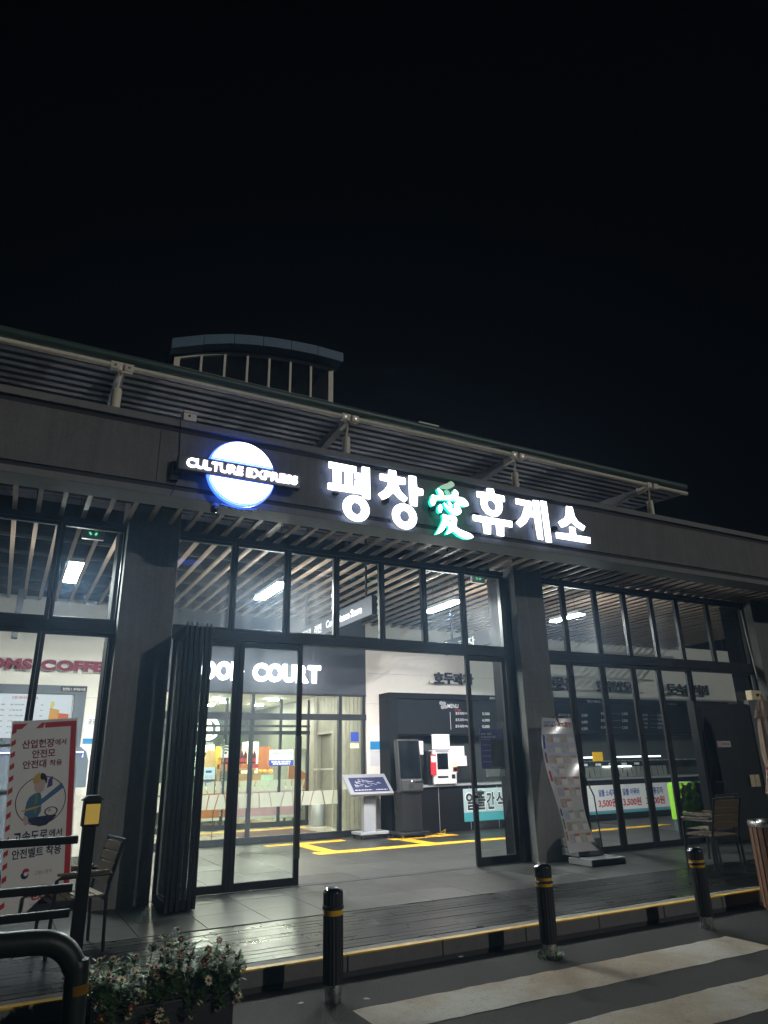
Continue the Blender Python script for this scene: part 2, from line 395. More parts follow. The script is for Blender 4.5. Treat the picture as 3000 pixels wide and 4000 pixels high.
# ================================================================== BUILDING
bld = thing('rest_area_building', 'long single storey rest area building with grey fascia, slatted soffit and dark framed glazing', 'building')
PX = [(-5.70, -5.03), (1.17, 1.9), (8.07, 8.74), (14.94, 15.61)]
YP = 9.94
for a, b_ in PX:
    B().box(a, b_, YP, YP + .75, -.01, ZS + .6).build('pillar', CONC, bld, bevel=.006)
# fascia beam: main panels with joints, light cap and lip, dark reveals between
XF0, XF1 = -9.0, 30.0
B().box(XF0, XF1, YF + .03, YF + .38, 4.99, 6.06).build('fascia_core', CONCD, bld)
for k, xx in enumerate((XF0, 1.30)):
    xe = (1.30, XF1)[k]
    B().box(xx + .004, xe - .004, YF, YF + .035, 5.125, 5.90).build('fascia_panel', CONC, bld, bevel=.004)
B().box(XF0, XF1, YF - .02, YF + .42, 5.985, 6.09).build('fascia_cap', CONCL, bld, bevel=.006)
B().box(XF0, XF1, YF - .02, YF + .42, 4.955, 5.05).build('fascia_lip', CONCL, bld, bevel=.006)
# soffit slats run from the fascia to the inner wall
sl0 = None
for n in range(-14, 68):
    xs = -.304 + .2915 * n
    if sl0 is None:
        sl0 = B().box(-.03, .03, YF + .421, YI - .01, ZS + .02, ZS + .065).build('ceiling_slat', SLAT, bld); s_ = sl0
    else:
        s_ = sl0.copy(); col.objects.link(s_)
    s_.location = (xs, 0, random.uniform(-.004, .004))
for yy in (9.35, 9.62, 10.9, 11.9, 12.9, 13.9, 14.9, 15.6):
    B().box(-6, 20, yy, yy + .05, ZS + .16, ZS + .21).build('ceiling_rail', FRAME2, bld)
B().box(XF0, 24, YI, YI + .25, 5.051, 7.6).build('upper_wall', DARK, bld)
# ---- glazing
def window(x0, x1, z0, z1, mat, fw=.05, Y=YG, name='window', fd=.07, parent=bld):
    f = B(); f.box(x0, x0 + fw, Y, Y + fd, z0, z1); f.box(x1 - fw, x1, Y, Y + fd, z0, z1)
    f.box(x0 + fw, x1 - fw, Y, Y + fd, z0, z0 + fw); f.box(x0 + fw, x1 - fw, Y, Y + fd, z1 - fw, z1)
    o = f.build(name, FRAME, parent, bevel=.004)
    B().box(x0 + fw - .004, x1 - fw + .004, Y + fd * .4, Y + fd * .4 + .008, z0 + fw - .004, z1 - fw + .004).build('pane', mat, o)
    return o
ZB0, ZB1, ZT = 3.36, 3.54, 4.86
def upper(xs, mats):
    for i in range(len(xs) - 1): window(xs[i] + .002, xs[i + 1] - .002, ZB1 - .045, ZT + .02, mats[i % len(mats)], .052)
upper([-2.2, -1.35, -.52, .31, 1.2], [G_MID, G_MID])
upper([1.86, 2.80, 3.675, 4.526, 5.372, 6.211, 7.04, 7.93], [G_DIRT, G_DIRT, G_DIRT, G_MID, G_MID, G_DIRT, G_DIRT])
upper([8.74, 9.43, 10.28, 11.1, 11.9, 12.68, 13.68, 14.9], [G_MID, G_DIRT, G_MID])
for a, b_ in ((-2.2, 1.2), (1.86, 7.98), (8.7, 14.94)):
    B().box(a, b_, YG - .02, YG + .14, ZB0, ZB1 - .05).build('transom', FRAME, bld, bevel=.004)
    B().box(a, b_, YG - .01, YG + .1, ZT + .022, ZS + .012).build('head_frame', FRAME, bld, bevel=.003)
    B().box(a, b_, YG - .005, YG + .02, ZB1 - .048, ZB1 - .046).build('transom_bead', FRAME2, bld)
B().box(7.90, 8.07, YG - .01, YG + .12, 0, ZT).build('jamb', FRAME, bld, bevel=.004)
for xj in (1.10, 8.0, 14.87): B().box(xj, xj + .068, YG + .142, 10.70, 0, ZS + .01).build('shade_lining', DARK, bld)  # black lining added over the pillar sides to darken them near the lamps
B().box(1.86, 1.92, YG + .0, YG + .12, 0, ZB0).build('jamb', FRAME, bld)
def leaf(x0, x1, mat, fw=.075, Y=YG + .02, z1=ZB0 - .004, z0=.012, fb=.10):
    f = B(); f.box(x0, x0 + fw, Y, Y + .05, z0, z1); f.box(x1 - fw, x1, Y, Y + .05, z0, z1)
    f.box(x0 + fw, x1 - fw, Y, Y + .05, z0, z0 + fb); f.box(x0 + fw, x1 - fw, Y, Y + .05, z1 - fw, z1)
    o = f.build('door_leaf', FRAME, bld, bevel=.004)
    B().box(x0 + fw - .004, x1 - fw + .004, Y + .02, Y + .028, z0 + fb - .004, z1 - fw + .004).build('pane', mat, o)
    return o
# left bay leaves
leaf(-1.45, -.61, G_CLEAN, .045); leaf(-.608, .255, G_CLEAN, .045); leaf(.257, 1.16, G_CLEAN, .05)
# main bay: two standing leaves, folded stack, single door on the right
leaf(2.02, 2.955, G_DIRT, .078); leaf(2.957, 3.965, G_DIRT, .078)
L4 = leaf(7.02, 7.885, G_MID, .085, fb=.12)
hb = B(); hb.box(7.045, 7.085, YG - .012, YG + .02, 1.06, 1.17); hb.box(7.045, 7.085, YG - .012, YG + .02, .93, 1.02)
hb.build('lock_plate', STEEL, L4, bevel=.006)
B().tube([(7.065, YG - .01, 1.12), (7.065, YG - .06, 1.12), (7.22, YG - .06, 1.12)], .010, 8).build('lever', STEEL, L4, smooth=True)
B().box(3.885, 3.962, YG - .01, YG + .019, .35, 2.0).build('pull_bar', BLACK, bld)
# folded leaves stacked against the left pillar
for k in range(6):
    x0 = 1.93 + k * .062 + (.02 if k > 2 else 0); yo = (.0, .02, .0, .05, .03, .06)[k]
    f = B(); y0 = 9.17 + yo; y1 = y0 + .80; t_ = .042
    f.box(x0, x0 + t_, y0, y0 + .075, .02, 3.36); f.box(x0, x0 + t_, y1 - .075, y1, .02, 3.36)
    f.box(x0, x0 + t_, y0 + .075, y1 - .075, .02, .12); f.box(x0, x0 + t_, y0 + .075, y1 - .075, 3.27, 3.36)
    o = f.build('folded_leaf', FRAME, bld, bevel=.004)
    B().box(x0 + .018, x0 + .026, y0 + .07, y1 - .07, .115, 3.275).build('pane', G_MID, o)
    B().tube([(x0 + t_ / 2, y0 + .03, 3.36), (x0 + t_ / 2, y0 + .03, 3.41)], .012, 6).build('roller', STEEL, o)
# right bay leaves
rl = [8.74, 9.435, 10.27, 11.11, 11.84, 12.74]
for i in range(5): leaf(rl[i] + .002, rl[i + 1] - .002, G_MID, .07)
window(12.76, 14.93, 2.6, ZB0 - .004, G_MID, .05)
B().box(12.76, 14.93, YG + .0, YG + .08, 0, 2.598).build('blank_panel', FRAME2, bld)
# ---- metal service booth in front of the right bay end
booth = thing('service_door', 'dark steel service door panel with a small notice left of the far right pillar', 'door')
YS = 9.99
B().box(12.50, 14.24, YS, YG - .06, .0, 2.63).build('panel', pm('booth_steel', (.020, .022, .022), .6, .25, 3, .04, spec=.2, streak=.2), booth, bevel=.01)
B().box(12.64, 13.66, YS - .016, YS - .001, .05, 2.5).build('door', pm('booth_door', (.024, .026, .026), .6, .25, 3, .04, spec=.2, streak=.2), booth, bevel=.004)
B().box(12.42, 12.499, YS - .06, YG - .06, 0, 2.66).build('frame_post', FRAME, booth)
fb_ = FR((0, YS - .017, 0))
plate(fb_, 12.99, 13.40, 1.76, 1.88, pm('notice_white', (.5, .51, .5), .6, .05), booth, 'notice', .004)
B().prism([circ(13.06, 1.82, .045, .05, 24), circ(13.06, 1.82, .034, .038, 24)[::-1]], YS - .025, YS - .023).build('notice_symbol', RED, booth)
dashes(FR((0, YS - .022, 0)), [(13.13, 13.37, 1.825), (13.13, 13.37, 1.80)], BLK, booth, .001, .012, 3)
B().tube([(12.76, YS - .016, 1.11), (12.76, YS - .08, 1.11), (12.92, YS - .08, 1.11)], .016, 8).build('door_handle', STEEL, booth, smooth=True)
plate(fb_, 13.78, 13.93, .98, 1.21, pm('beige_plate', (.62, .54, .33), .6, .06), booth, 'cover_plate', .01, .018)
plate(fb_, 13.95, 14.08, .98, 1.21, MATS['beige_plate'], booth, 'cover_plate', .01, .018)
rebase(booth, (13.4, 10.05, 0))
B().box(14.25, 14.935, YS - .02, YG - .06, 0, 2.72).build('wall_pier', CONC, bld, bevel=.006)
jb = thing('junction_box', 'beige electrical box on top of the short pier beside the steel door', 'electrical box')
B().box(14.36, 14.70, YS - .05, YS + .1, 2.725, 2.93).build('body', pm('beige_box', (.75, .62, .36), .5, .06), jb, bevel=.012)
B().box(14.50, 14.64, YS - .058, YS - .051, 2.80, 2.86).build('label_plate', BLK, jb)
rebase(jb, (14.53, 10.05, 2.725))
B().tube([at(2893, 2385, 9.85), at(2912, 2470, 9.85), at(2935, 2560, 9.85), at(2958, 2652, 9.85)], .014, 6).build('conduit', PIPEW, bld)
# ---- inner wall
def wall(x0, x1, z0, z1, mat, name='wall', Y=YI, th=.25): return B().box(x0, x1, Y, Y + th, z0, z1).build(name, mat, bld)
XV0, XV1 = 2.6, 7.95
wall(-9, XV0 - .002, 0, 5.05, WALLW); wall(XV1 + .002, 24, 0, 5.05, WALLW)
wall(XV0, XV1, 3.22, 5.05, WALLD, 'food_court_panel')
for zz in (1.95, 3.0, 3.75, 4.55):
    B().box(-4, XV0 - .1, YI - .004, YI + .002, zz, zz + .006).build('panel_joint', GREYP, bld)
    B().box(XV1 + .02, 20, YI - .004, YI + .002, zz, zz + .006).build('panel_joint', GREYP, bld)
# entrance glazing of the food court
def post(x0, x1, y0, y1, z0, z1, name='post', m=FRAME2): return B().box(x0, x1, y0, y1, z0, z1).build(name, m, bld, bevel=.003)
P1 = [2.66, 3.55, 5.03, 7.24, 7.88]
for xx in P1: post(xx - .04, xx + .04, YI - .01, YI + .1, 0, 3.218)
post(XV0, XV1, YI - .012, YI + .098, 2.60, 2.74, 'header'); post(XV0, XV1, YI - .012, YI + .098, 3.17, 3.216, 'header'); post(XV0, XV1, YI - .012, YI + .098, 0.001, .13, 'sill')
for i in range(4):
    a, b_ = P1[i] + .04, P1[i + 1] - .04
    for z0, z1 in ((.13, 2.6), (2.74, 3.17)):
        B().box(a, b_, YI + .04, YI + .048, z0, z1).build('pane', G_CLEAN, bld)
# inner glazing of the vestibule with sliding doors
YV = 19.7
P2 = [2.7, 4.25, 5.45, 5.62, 7.05, 7.9]
for xx in P2: post(xx - .035, xx + .035, YV, YV + .08, 0, 3.4)
post(2.6, 7.95, YV - .01, YV + .09, 2.42, 2.52, 'header'); post(2.6, 7.95, YV - .01, YV + .09, 2.62, 2.68, 'header'); post(2.6, 7.95, YV - .005, YV + .085, 0, .14, 'sill')
for i in range(5):
    B().box(P2[i] + .035, P2[i + 1] - .035, YV + .03, YV + .038, .14, 2.42).build('pane', G_CLEAN, bld)
for xx in (5.40, 5.66): B().tube([(xx, YV - .05, .35), (xx, YV - .05, 2.3)], .018, 8).build('pull_bar', STEEL, bld, smooth=True)
# film bands on both glass lines
def band(Y, xa, xb, z0, z1, seed):
    rd = random.Random(seed); b = B(); x = xa; s0 = 0
    while x < xb:
        wd_ = rd.uniform(.17, .30); s1 = rd.uniform(-.05, .05)
        b.quad((x + .012 + s0, Y, z0), (min(x + wd_, xb) - .012 + s1, Y, z0), (min(x + wd_, xb) - .012 - s1, Y, z1), (x + .012 - s0, Y, z1))
        x += wd_; s0 = s1
    return b.build('film_band', FROST, bld)
band(YI + .03, 2.72, 7.2, .72, 1.02, 4); band(YV + .02, 2.75, 7.8, .92, 1.22, 9); band(YI + .03, 7.3, 7.84, 1.02, 1.3, 12)
# vestibule and store shell
YE = 26.6
B().box(XV0 - .1, XV0 - .02, YI + .25, YE, 0, 3.7).build('side_wall', GREENW, bld)
B().box(8.22, 8.30, YI + .25, YE, 0, 3.7).build('side_wall', WOODG, bld)
for k in range(15):
    y0 = YI + .26 + k * .245
    if 18.35 < y0 + .12 < 19.4:
        B().box(8.08, 8.22, y0 + .004, y0 + .241, 2.42, 3.5).build('wood_board', WOODG, bld); continue
    B().box(8.08, 8.22, y0 + .010, y0 + .235, 0, 3.5).build('wood_board', WOODG, bld)
B().box(8.07, 8.22, 18.28, 18.34, 0, 2.46).build('door_trim', pm('grey_door_trim', (.30, .29, .26), .5, .1), bld); B().box(8.07, 8.22, 19.42, 19.48, 0, 2.46).build('door_trim', MATS['grey_door_trim'], bld); B().box(8.07, 8.22, 18.341, 19.419, 2.40, 2.46).build('door_trim', MATS['grey_door_trim'], bld)
B().box(8.19, 8.215, 18.341, 19.419, 0, 2.399).build('side_door', pm('grey_brown_door', (.17, .165, .14), .5, .2), bld)
B().box(8.17, 8.19, 18.42, 18.47, .95, 1.15).build('side_door_handle', STEEL, bld)
B().box(2.5, 8.3, YE, YE + .1, 0, 3.7).build('back_wall', pm('dark_olive_wall', (.11, .13, .10), .6, .1, 3, .01), bld)
B().box(2.5, 8.3, YI + .26, YE, 3.52, 3.6).build('store_ceiling', CREAMY, bld)
struct(B().box(2.5, 8.3, YI + .12, YE, -.1, .006).build('store_floor', FLOORS))
B().box(5.3, 7.3, 17.55, 18.7, .006, .016).build('door_mat', pm('brown_mat', (.10, .045, .04), .9, .2, 20, .3), bld)
B().box(4.6, 7.6, 18.95, 19.2, .006, .014).build('tactile_strip', YELT, bld)
fr = FR((0, YI + .025, 0)); _a = at(1225, 3009, YI + .02); _b = at(1300, 3000, YI + .02)
txt('CULTURE EXPRESS', FROST, bld, _a.x, _b.x, _a.z, _b.z, fr, .01)
# ---- roof canopy above the fascia
YR, ZR = 9.0, 6.80
XR0, XR1 = -9.0, 12.06
def roofz(y): t = (y - YR) / 6.0; return ZR + .10 + .55 * t - .25 * t * t
b = B(); n = 26; ys_ = [YR + 7.3 * i / n for i in range(n + 1)]
b2 = B()
for i in range(n):
    for (za, zb, rv) in ((0, 0, 0), (.07, .07, 1)):
        p = [(XR0, ys_[i], roofz(ys_[i]) + za), (XR1, ys_[i], roofz(ys_[i]) + za), (XR1, ys_[i + 1], roofz(ys_[i + 1]) + zb), (XR0, ys_[i + 1], roofz(ys_[i + 1]) + zb)]
        b2.quad(*(p if rv else p[::-1]))
roof = b2.build('roof', ROOFM, bld)
for k in range(30):
    yy = YR + .12 + k * .22
    B().box(XR0, XR1 - .01, yy, yy + .10, roofz(yy) - .055, roofz(yy) - .002).build('purlin', ROOFM, roof)
B().tube([(XR0, YR - .05, ZR + .155), (XR1, YR - .05, ZR + .155)], .075, 14).build('gutter_pipe', PIPEG, roof, smooth=True)
bx = [-2.74, .73, 4.20, 7.57, 11.01]
for i in range(len(bx)):
    xa = bx[i] + .11; xb = (bx[i + 1] - .11) if i + 1 < len(bx) else XR1
    B().tube([(xa, YR - .07, ZR + .012), (xb, YR - .07, ZR + .012)], .04, 12).build('edge_pipe', PIPEW, roof, smooth=True)
    q = B()
    q.box(bx[i] - .15, bx[i] - .03, YR - .115, YR - .03, ZR - .05, ZR + .06); q.box(bx[i] + .03, bx[i] + .15, YR - .115, YR - .03, ZR - .05, ZR + .06)
    q.box(bx[i] - .03, bx[i] + .03, YR - .07, YR + .3, ZR - .04, ZR + .10)
    o = q.build('bracket', PIPEW, roof, bevel=.006)
    for sx in (-.09, .09): B().tube([(bx[i] + sx, YR - .122, ZR), (bx[i] + sx, YR - .10, ZR)], .018, 8).build('bolt', STEEL, o)
    # arched rafter
    q = B(); m = 10; up = []; lo = []
    for j in range(m + 1):
        t = j / m; yy = YR + .05 + 3.0 * t; zu = roofz(yy) - .06; zl = zu - .07 - .34 * t * (1.25 - .25 * t)
        up.append((yy, zu)); lo.append((yy, zl))
    for j in range(m):
        for sx, fl in ((-.025, 0), (.025, 1)):
            p = [(bx[i] + sx, *up[j]), (bx[i] + sx, *up[j + 1]), (bx[i] + sx, *lo[j + 1]), (bx[i] + sx, *lo[j])]
            q.quad(*(p if fl else p[::-1]))
        q.quad((bx[i] - .06, *lo[j]), (bx[i] + .06, *lo[j]), (bx[i] + .06, *lo[j + 1]), (bx[i] - .06, *lo[j + 1]))
    q.build('rafter', ROOFM, roof)
    B().tube([(bx[i] - .02, YR + .02, 5.9), (bx[i] - .02, YR + .02, 6.50)], .065, 14).build('strut', PIPEW, roof, smooth=True)
    B().tube([(bx[i] - .02, YR + .02, 6.5), (bx[i], YR + .0, ZR - .04)], .018, 8).build('strut_rod', PIPEW, roof)
# end edge rafter
q = B(); 
for j in range(12):
    y0, y1 = YR - .05 + j * .25, YR - .05 + (j + 1) * .25
    q.beam((XR1 - .02, y0, roofz(y0) - .02), (XR1 - .02, y1, roofz(y1) - .02), .05, .11)
q.build('end_rafter', ROOFM, roof)
B().box(5.55, 5.95, YR + .0, YR + .2, ZR + .24, ZR + .30).build('roof_vent', PIPEW, roof)
# ---- bow-roofed skylight lantern
lant = thing('skylight_lantern', 'bow roofed skylight with cream framed windows on top of the roof', 'skylight')
YL = 12.0
def LP(px, py): p = at(px, py, YL); return (p.x, p.z)
x0, zb = LP(689, 1436); x1, _ = LP(1292, 1580); zt0 = LP(690, 1386)[1]; zt1 = LP(1292, 1437)[1]
xs_ = [x0 + (x1 - x0) * k / 7 for k in range(8)]
cz = [(LP(690, 1390)[1]), LP(800, 1382)[1], LP(884, 1376)[1], LP(970, 1380)[1], LP(1052, 1388)[1], LP(1132, 1400)[1], LP(1210, 1415)[1], LP(1292, 1437)[1]]
fw = .045
for k in range(8):
    wdt = .11 if k in (0, 7) else fw
    B().box(xs_[k] - wdt / 2, xs_[k] + wdt / 2, YL, YL + .08, zb - 1.6, cz[k]).build('mullion', PIPEW, lant)
for k in range(7):
    B().beam((xs_[k], YL + .04, cz[k] - .02), (xs_[k + 1], YL + .04, cz[k + 1] - .02), .07, .06).build('head_rail', PIPEW, lant)
    B().box(xs_[k] + fw / 2, xs_[k + 1] - fw / 2, YL + .01, YL + .07, zb - .02, zb + .05).build('bottom_rail', PIPEW, lant)
    B().quad((xs_[k], YL + .04, zb), (xs_[k + 1], YL + .04, zb), (xs_[k + 1], YL + .04, cz[k + 1] - .03), (xs_[k], YL + .04, cz[k] - .03)).build('pane', G_DARK, lant)
BLR = pm('slate_blue_roof', (.05, .12, .19), .5, .25, 5, .06)
nx = 24; oh = .17
def archz(x): 
    t = (x - x0) / (x1 - x0) * 7; k = min(max(int(t), 0), 6); return cz[k] + (cz[k + 1] - cz[k]) * (t - k)
for k in range(6):
    b = B(); xa = x0 - oh + (x1 - x0 + 2 * oh) * k / 6; xb = x0 - oh + (x1 - x0 + 2 * oh) * (k + 1) / 6 - .012; m = 5
    for j in range(m):
        p, q_ = xa + (xb - xa) * j / m, xa + (xb - xa) * (j + 1) / m
        zp, zq = archz(p) + .03, archz(q_) + .03
        b.add([(p, YL - .3, zp), (q_, YL - .3, zq), (q_, YL + 4, zq), (p, YL + 4, zp), (p, YL - .3, zp + .22), (q_, YL - .3, zq + .22), (q_, YL + 4, zq + .22), (p, YL + 4, zp + .22)],
              [(0, 3, 2, 1), (4, 5, 6, 7), (0, 1, 5, 4), (1, 2, 6, 5), (2, 3, 7, 6), (3, 0, 4, 7)])
    b.build('roof_sheet', BLR, lant)
for xx in (x0, x1): B().box(xx - .04, xx + .04, YL + .08, YL + 3.9, 7.0, archz(xx) + .03).build('side_wall', PIPEW if xx == x1 else ROOFM, lant)
for px_ in (1000, 1262):
    p = at(px_, 1500, YL + 2); B().box(p.x - .1, p.x + .1, YL + 2, YL + 2.2, 7.2, archz(min(p.x, x1)) + .02).build('inner_column', PIPEW, lant)
rebase(lant, (3.5, YL, 7.4))

# ================================================================== FASCIA SIGNS
YL0, YL1 = 8.60, 8.665
def smooth_loop(l, k=1):
    """Chaikin corner cutting for brush-like outlines"""
    for _ in range(k):
        o = []
        for i in range(len(l)):
            a, b_ = l[i], l[(i + 1) % len(l)]
            o += [(a[0] * .75 + b_[0] * .25, a[1] * .75 + b_[1] * .25), (a[0] * .25 + b_[0] * .75, a[1] * .25 + b_[1] * .75)]
        l = o
    return l
def rnd_loop(l, r=9.):
    """round polygon corners a little (pixel units of the measuring grid)"""
    o = []
    n = len(l)
    for i in range(n):
        p, a, b_ = Vector(l[i]), Vector(l[i - 1]), Vector(l[(i + 1) % n])
        da, db = a - p, b_ - p; ra = min(r, da.length * .35); rb = min(r, db.length * .35)
        s, e = p + da.normalized() * ra, p + db.normalized() * rb
        for t in (0, .5, 1): o.append(tuple(s * (1 - t) ** 2 + p * 2 * t * (1 - t) + e * t * t))
    return o
def glyph(name, parent, ox, oy, sc, polys, side, brush=False):
    """polys: list of [outer, hole, ...] loops in measuring-grid units"""
    b = B()
    for loops in polys:
        L = []
        for l in loops:
            l = smooth_loop(l, 2) if brush else l
            L.append([(lambda p: (p.x, p.z))(at(ox + x * sc, oy + y * sc, YL0)) for x, y in l])
        b.prism(L, YL0, YL1, side=1)
    o = b.build(name, [LIT, side, LITK if side is LITS else LITG], parent)
    for p in o.data.polygons:
        if p.normal.y > .5: p.material_index = 2  # letter backs given an added glow to brighten the fascia
    return o
def ell(cx, cy, pts, n=36):
    """closed smooth loop through 4 axis points given as an affine ellipse: centre + two conjugate radii"""
    (ax, ay), (bx_, by_) = pts
    return [(cx + ax * math.cos(2 * math.pi * i / n) + bx_ * math.sin(2 * math.pi * i / n), cy + ay * math.cos(2 * math.pi * i / n) + by_ * math.sin(2 * math.pi * i / n)) for i in range(n)]
K = .13261
sign = thing('illuminated_sign', 'large white lit channel letters spelling the rest area name along the grey fascia', 'sign')
RL = rnd_loop
glyph('letter', sign, 1260, 1780, K, [
    [RL([(180, 165), (998, 325), (998, 500), (1150, 520), (1155, 320), (1390, 355), (1408, 1290), (1170, 1250), (1150, 950), (1135, 1135), (155, 995), (145, 800), (308, 805), (300, 390), (178, 360)], 22),
     [(556, 445), (646, 458), (648, 862), (556, 850)], [(888, 500), (942, 508), (945, 680), (1142, 722), (1142, 742), (945, 730), (945, 905), (888, 895)]],
    [ell(985, 1553, ((397, 45), (-25, -388))), ell(990, 1557, ((147, 22), (-12, -172)))[::-1]]], LITS)
glyph('letter', sign, 1460, 1810, K, [
    [RL([(432, 185), (655, 220), (680, 385), (925, 430), (942, 545), (925, 632), (698, 602), (770, 770), (860, 890), (1000, 1030), (900, 1150), (720, 1030), (572, 870), (430, 1000), (252, 1075), (118, 905), (300, 790), (400, 660), (425, 545), (180, 490), (170, 300), (425, 328)], 22)],
    [RL([(1025, 350), (1245, 385), (1278, 715), (1445, 755), (1462, 850), (1452, 950), (1298, 935), (1285, 1270), (1075, 1240), (1040, 900)], 22)],
    [ell(905, 1562, ((368, 40), (-25, -378))), ell(908, 1560, ((140, 20), (-10, -166)))[::-1]]], LITS)
gl_ = glyph('letter', sign, 1660, 1860, K, [
    [[(205, 525), (285, 570), (455, 575), (355, 385), (372, 350), (430, 375), (530, 460), (560, 580), (680, 588), (775, 560), (835, 470), (848, 390), (930, 410), (995, 510), (955, 610), (1080, 618), (1210, 690), (1298, 830), (1265, 885), (1140, 890), (960, 848), (1060, 960), (1075, 1070), (1010, 1140), (900, 1150), (790, 1110), (660, 980), (580, 860), (548, 785), (580, 780), (660, 870), (760, 940), (895, 970), (855, 830), (880, 805), (905, 805), (910, 760), (1015, 800), (1045, 755), (880, 725), (680, 695), (330, 690), (325, 760), (265, 875), (200, 870), (143, 730), (190, 650)]],
    [[(455, 795), (510, 910), (512, 980), (480, 1075), (425, 1075), (382, 980), (395, 900)]],
    [[(668, 735), (720, 745), (800, 830), (815, 900), (770, 920), (700, 840)]],
    [[(545, 1108), (640, 1155), (790, 1145), (910, 1195), (955, 1280), (910, 1480), (1010, 1560), (1350, 1690), (1435, 1780), (1400, 1830), (1230, 1850), (1120, 1810), (1060, 1770), (1000, 1760), (830, 1600), (740, 1680), (612, 1718), (650, 1640), (728, 1510), (645, 1415), (580, 1560), (470, 1660), (308, 1722), (380, 1610), (530, 1310), (535, 1200), (512, 1135)], [(680, 1275), (775, 1268), (780, 1378), (720, 1330)][::-1]]], LITG, True)
lf = B(); LFM = em('pale_green_leaf_light', (.28, .58, .36), .55)
for l in ([(410, 303), (560, 240), (735, 180), (745, 135), (830, 175), (880, 255), (850, 310), (760, 342), (640, 348), (520, 330)], [(612, 378), (700, 425), (752, 500), (745, 560), (690, 525), (635, 440)]):
    lf.prism([[(lambda p: (p.x, p.z))(at(1660 + x * K, 1860 + y * K, YL0)) for x, y in smooth_loop(l, 2)]], YL0, YL1)
lf.build('leaf_emblem', LFM, sign)
glyph('letter', sign, 1830, 1880, K, [
    [RL([(535, 200), (740, 225), (770, 370), (1055, 435), (1072, 520), (1068, 610), (975, 600), (1005, 700), (1008, 800), (965, 930), (850, 1045), (700, 1040), (520, 955), (400, 800), (348, 640), (360, 492), (245, 465), (235, 290), (530, 325)], 20), ell(682, 707, ((122, 30), (-28, -150)))[::-1]],
    [RL([(122, 980), (1285, 1175), (1302, 1270), (1290, 1362), (1045, 1325), (1048, 1630), (840, 1598), (802, 1280), (660, 1260), (660, 1568), (455, 1538), (412, 1215), (135, 1160)], 20)]], LITS)
K5 = .20494
glyph('letter', sign, 2000, 1910, K5, [
    [RL([(62, 178), (365, 235), (372, 410), (405, 414), (390, 210), (512, 225), (595, 975), (488, 955), (418, 540), (338, 530), (270, 650), (160, 733), (72, 645), (180, 520), (243, 325), (68, 285)], 13)],
    [RL([(538, 222), (655, 240), (762, 1026), (645, 1008)], 13)]], LITS)
glyph('letter', sign, 2000, 1910, K5, [
    [RL([(1030, 325), (1150, 342), (1195, 520), (1260, 620), (1397, 715), (1360, 802), (1220, 720), (1130, 630), (1050, 700), (940, 740), (875, 630), (990, 560), (1025, 500)], 13)],
    [RL([(1088, 715), (1200, 733), (1225, 880), (1492, 925), (1500, 1042), (842, 938), (835, 822), (1098, 855)], 13)]], LITS)
pr = at(1275, 1840, YL1 + .02); pe = at(2310, 2080, YL1 + .02)
for k in range(12): B().box(pr.x + .12 + k * .42, pr.x + .2 + k * .42, YL1 + .001, YF - .001, 5.36, 5.44).build('mounting_stub', CONCD, sign)
rebase(sign, (4.5, YF, 5.3))

logo = thing('logo_sign', 'round blue edged lit logo sign split by a dark band with white capital letters', 'sign')
def Q(x, y, Y): p = at(690 + x * .3014, 1700 + y * .3014, Y); return (p.x, p.z)
YC0, YC1 = 8.54, 8.59
c1 = Q(852, 470, YC0); rr = .455
pts = [Q(455, 275, YC0), Q(790, 65, YC0), Q(1268, 425, YC0), Q(440, 523, YC0), Q(900, 880, YC0), Q(1258, 655, YC0)]
cx_, cz_, rr = 2.391, 5.378, .453
zt_ = (pts[0][1] + pts[2][1]) / 2; zb_ = (pts[3][1] + pts[5][1]) / 2
def seg(zc, top):
    a = math.asin(max(-1, min(1, (zc - cz_) / rr)))
    if top: return circ(cx_, cz_, rr, rr, 40, a, math.pi - a) + [(cx_ + rr * math.cos(math.pi - a), zc)]
    a0 = math.pi - a; return circ(cx_, cz_, rr, rr, 40, a0, 2 * math.pi + a) + [(cx_ + rr * math.cos(a), zc)]
for top, zc in ((True, zt_), (False, zb_)):
    B().prism([seg(zc, top)], YC0, YC1, side=1).build('disc_half', [LIT, LITB], logo)
B().prism([circ(cx_, cz_, rr + .028, rr + .028, 56)], YC1 + .002, YC1 + .045).build('disc_back', LITB, logo); B().tube([(cx_ - .25, YC1 + .03, cz_ - rr - .03), (cx_, YC1 + .03, cz_ - rr - .065), (cx_ + .25, YC1 + .03, cz_ - rr - .03)], .02, 8).build('lower_clip', STEEL, logo)
bx0 = Q(30, 300, YC0)[0]; bx1 = Q(1610, 600, YC0)[0]
B().box(bx0, bx1, YC0 + .012, YC1 + .09, zb_ + .03, zt_ - .03).build('band', pm('dark_sign_band', (.03, .035, .05), .4, .1), logo, bevel=.006)
fr = FR((0, YC0 + .010, 0))
ta = Q(130, 400, YC0 - .03); tb = Q(1572, 590, YC0 - .03); 
lz0 = Q(400, 440, YC0 - .03)[1]; lz1 = Q(390, 325, YC0 - .03)[1]
mid0 = Q(865, 470, YC0 - .03)[0]; mid1 = Q(912, 470, YC0 - .03)[0]
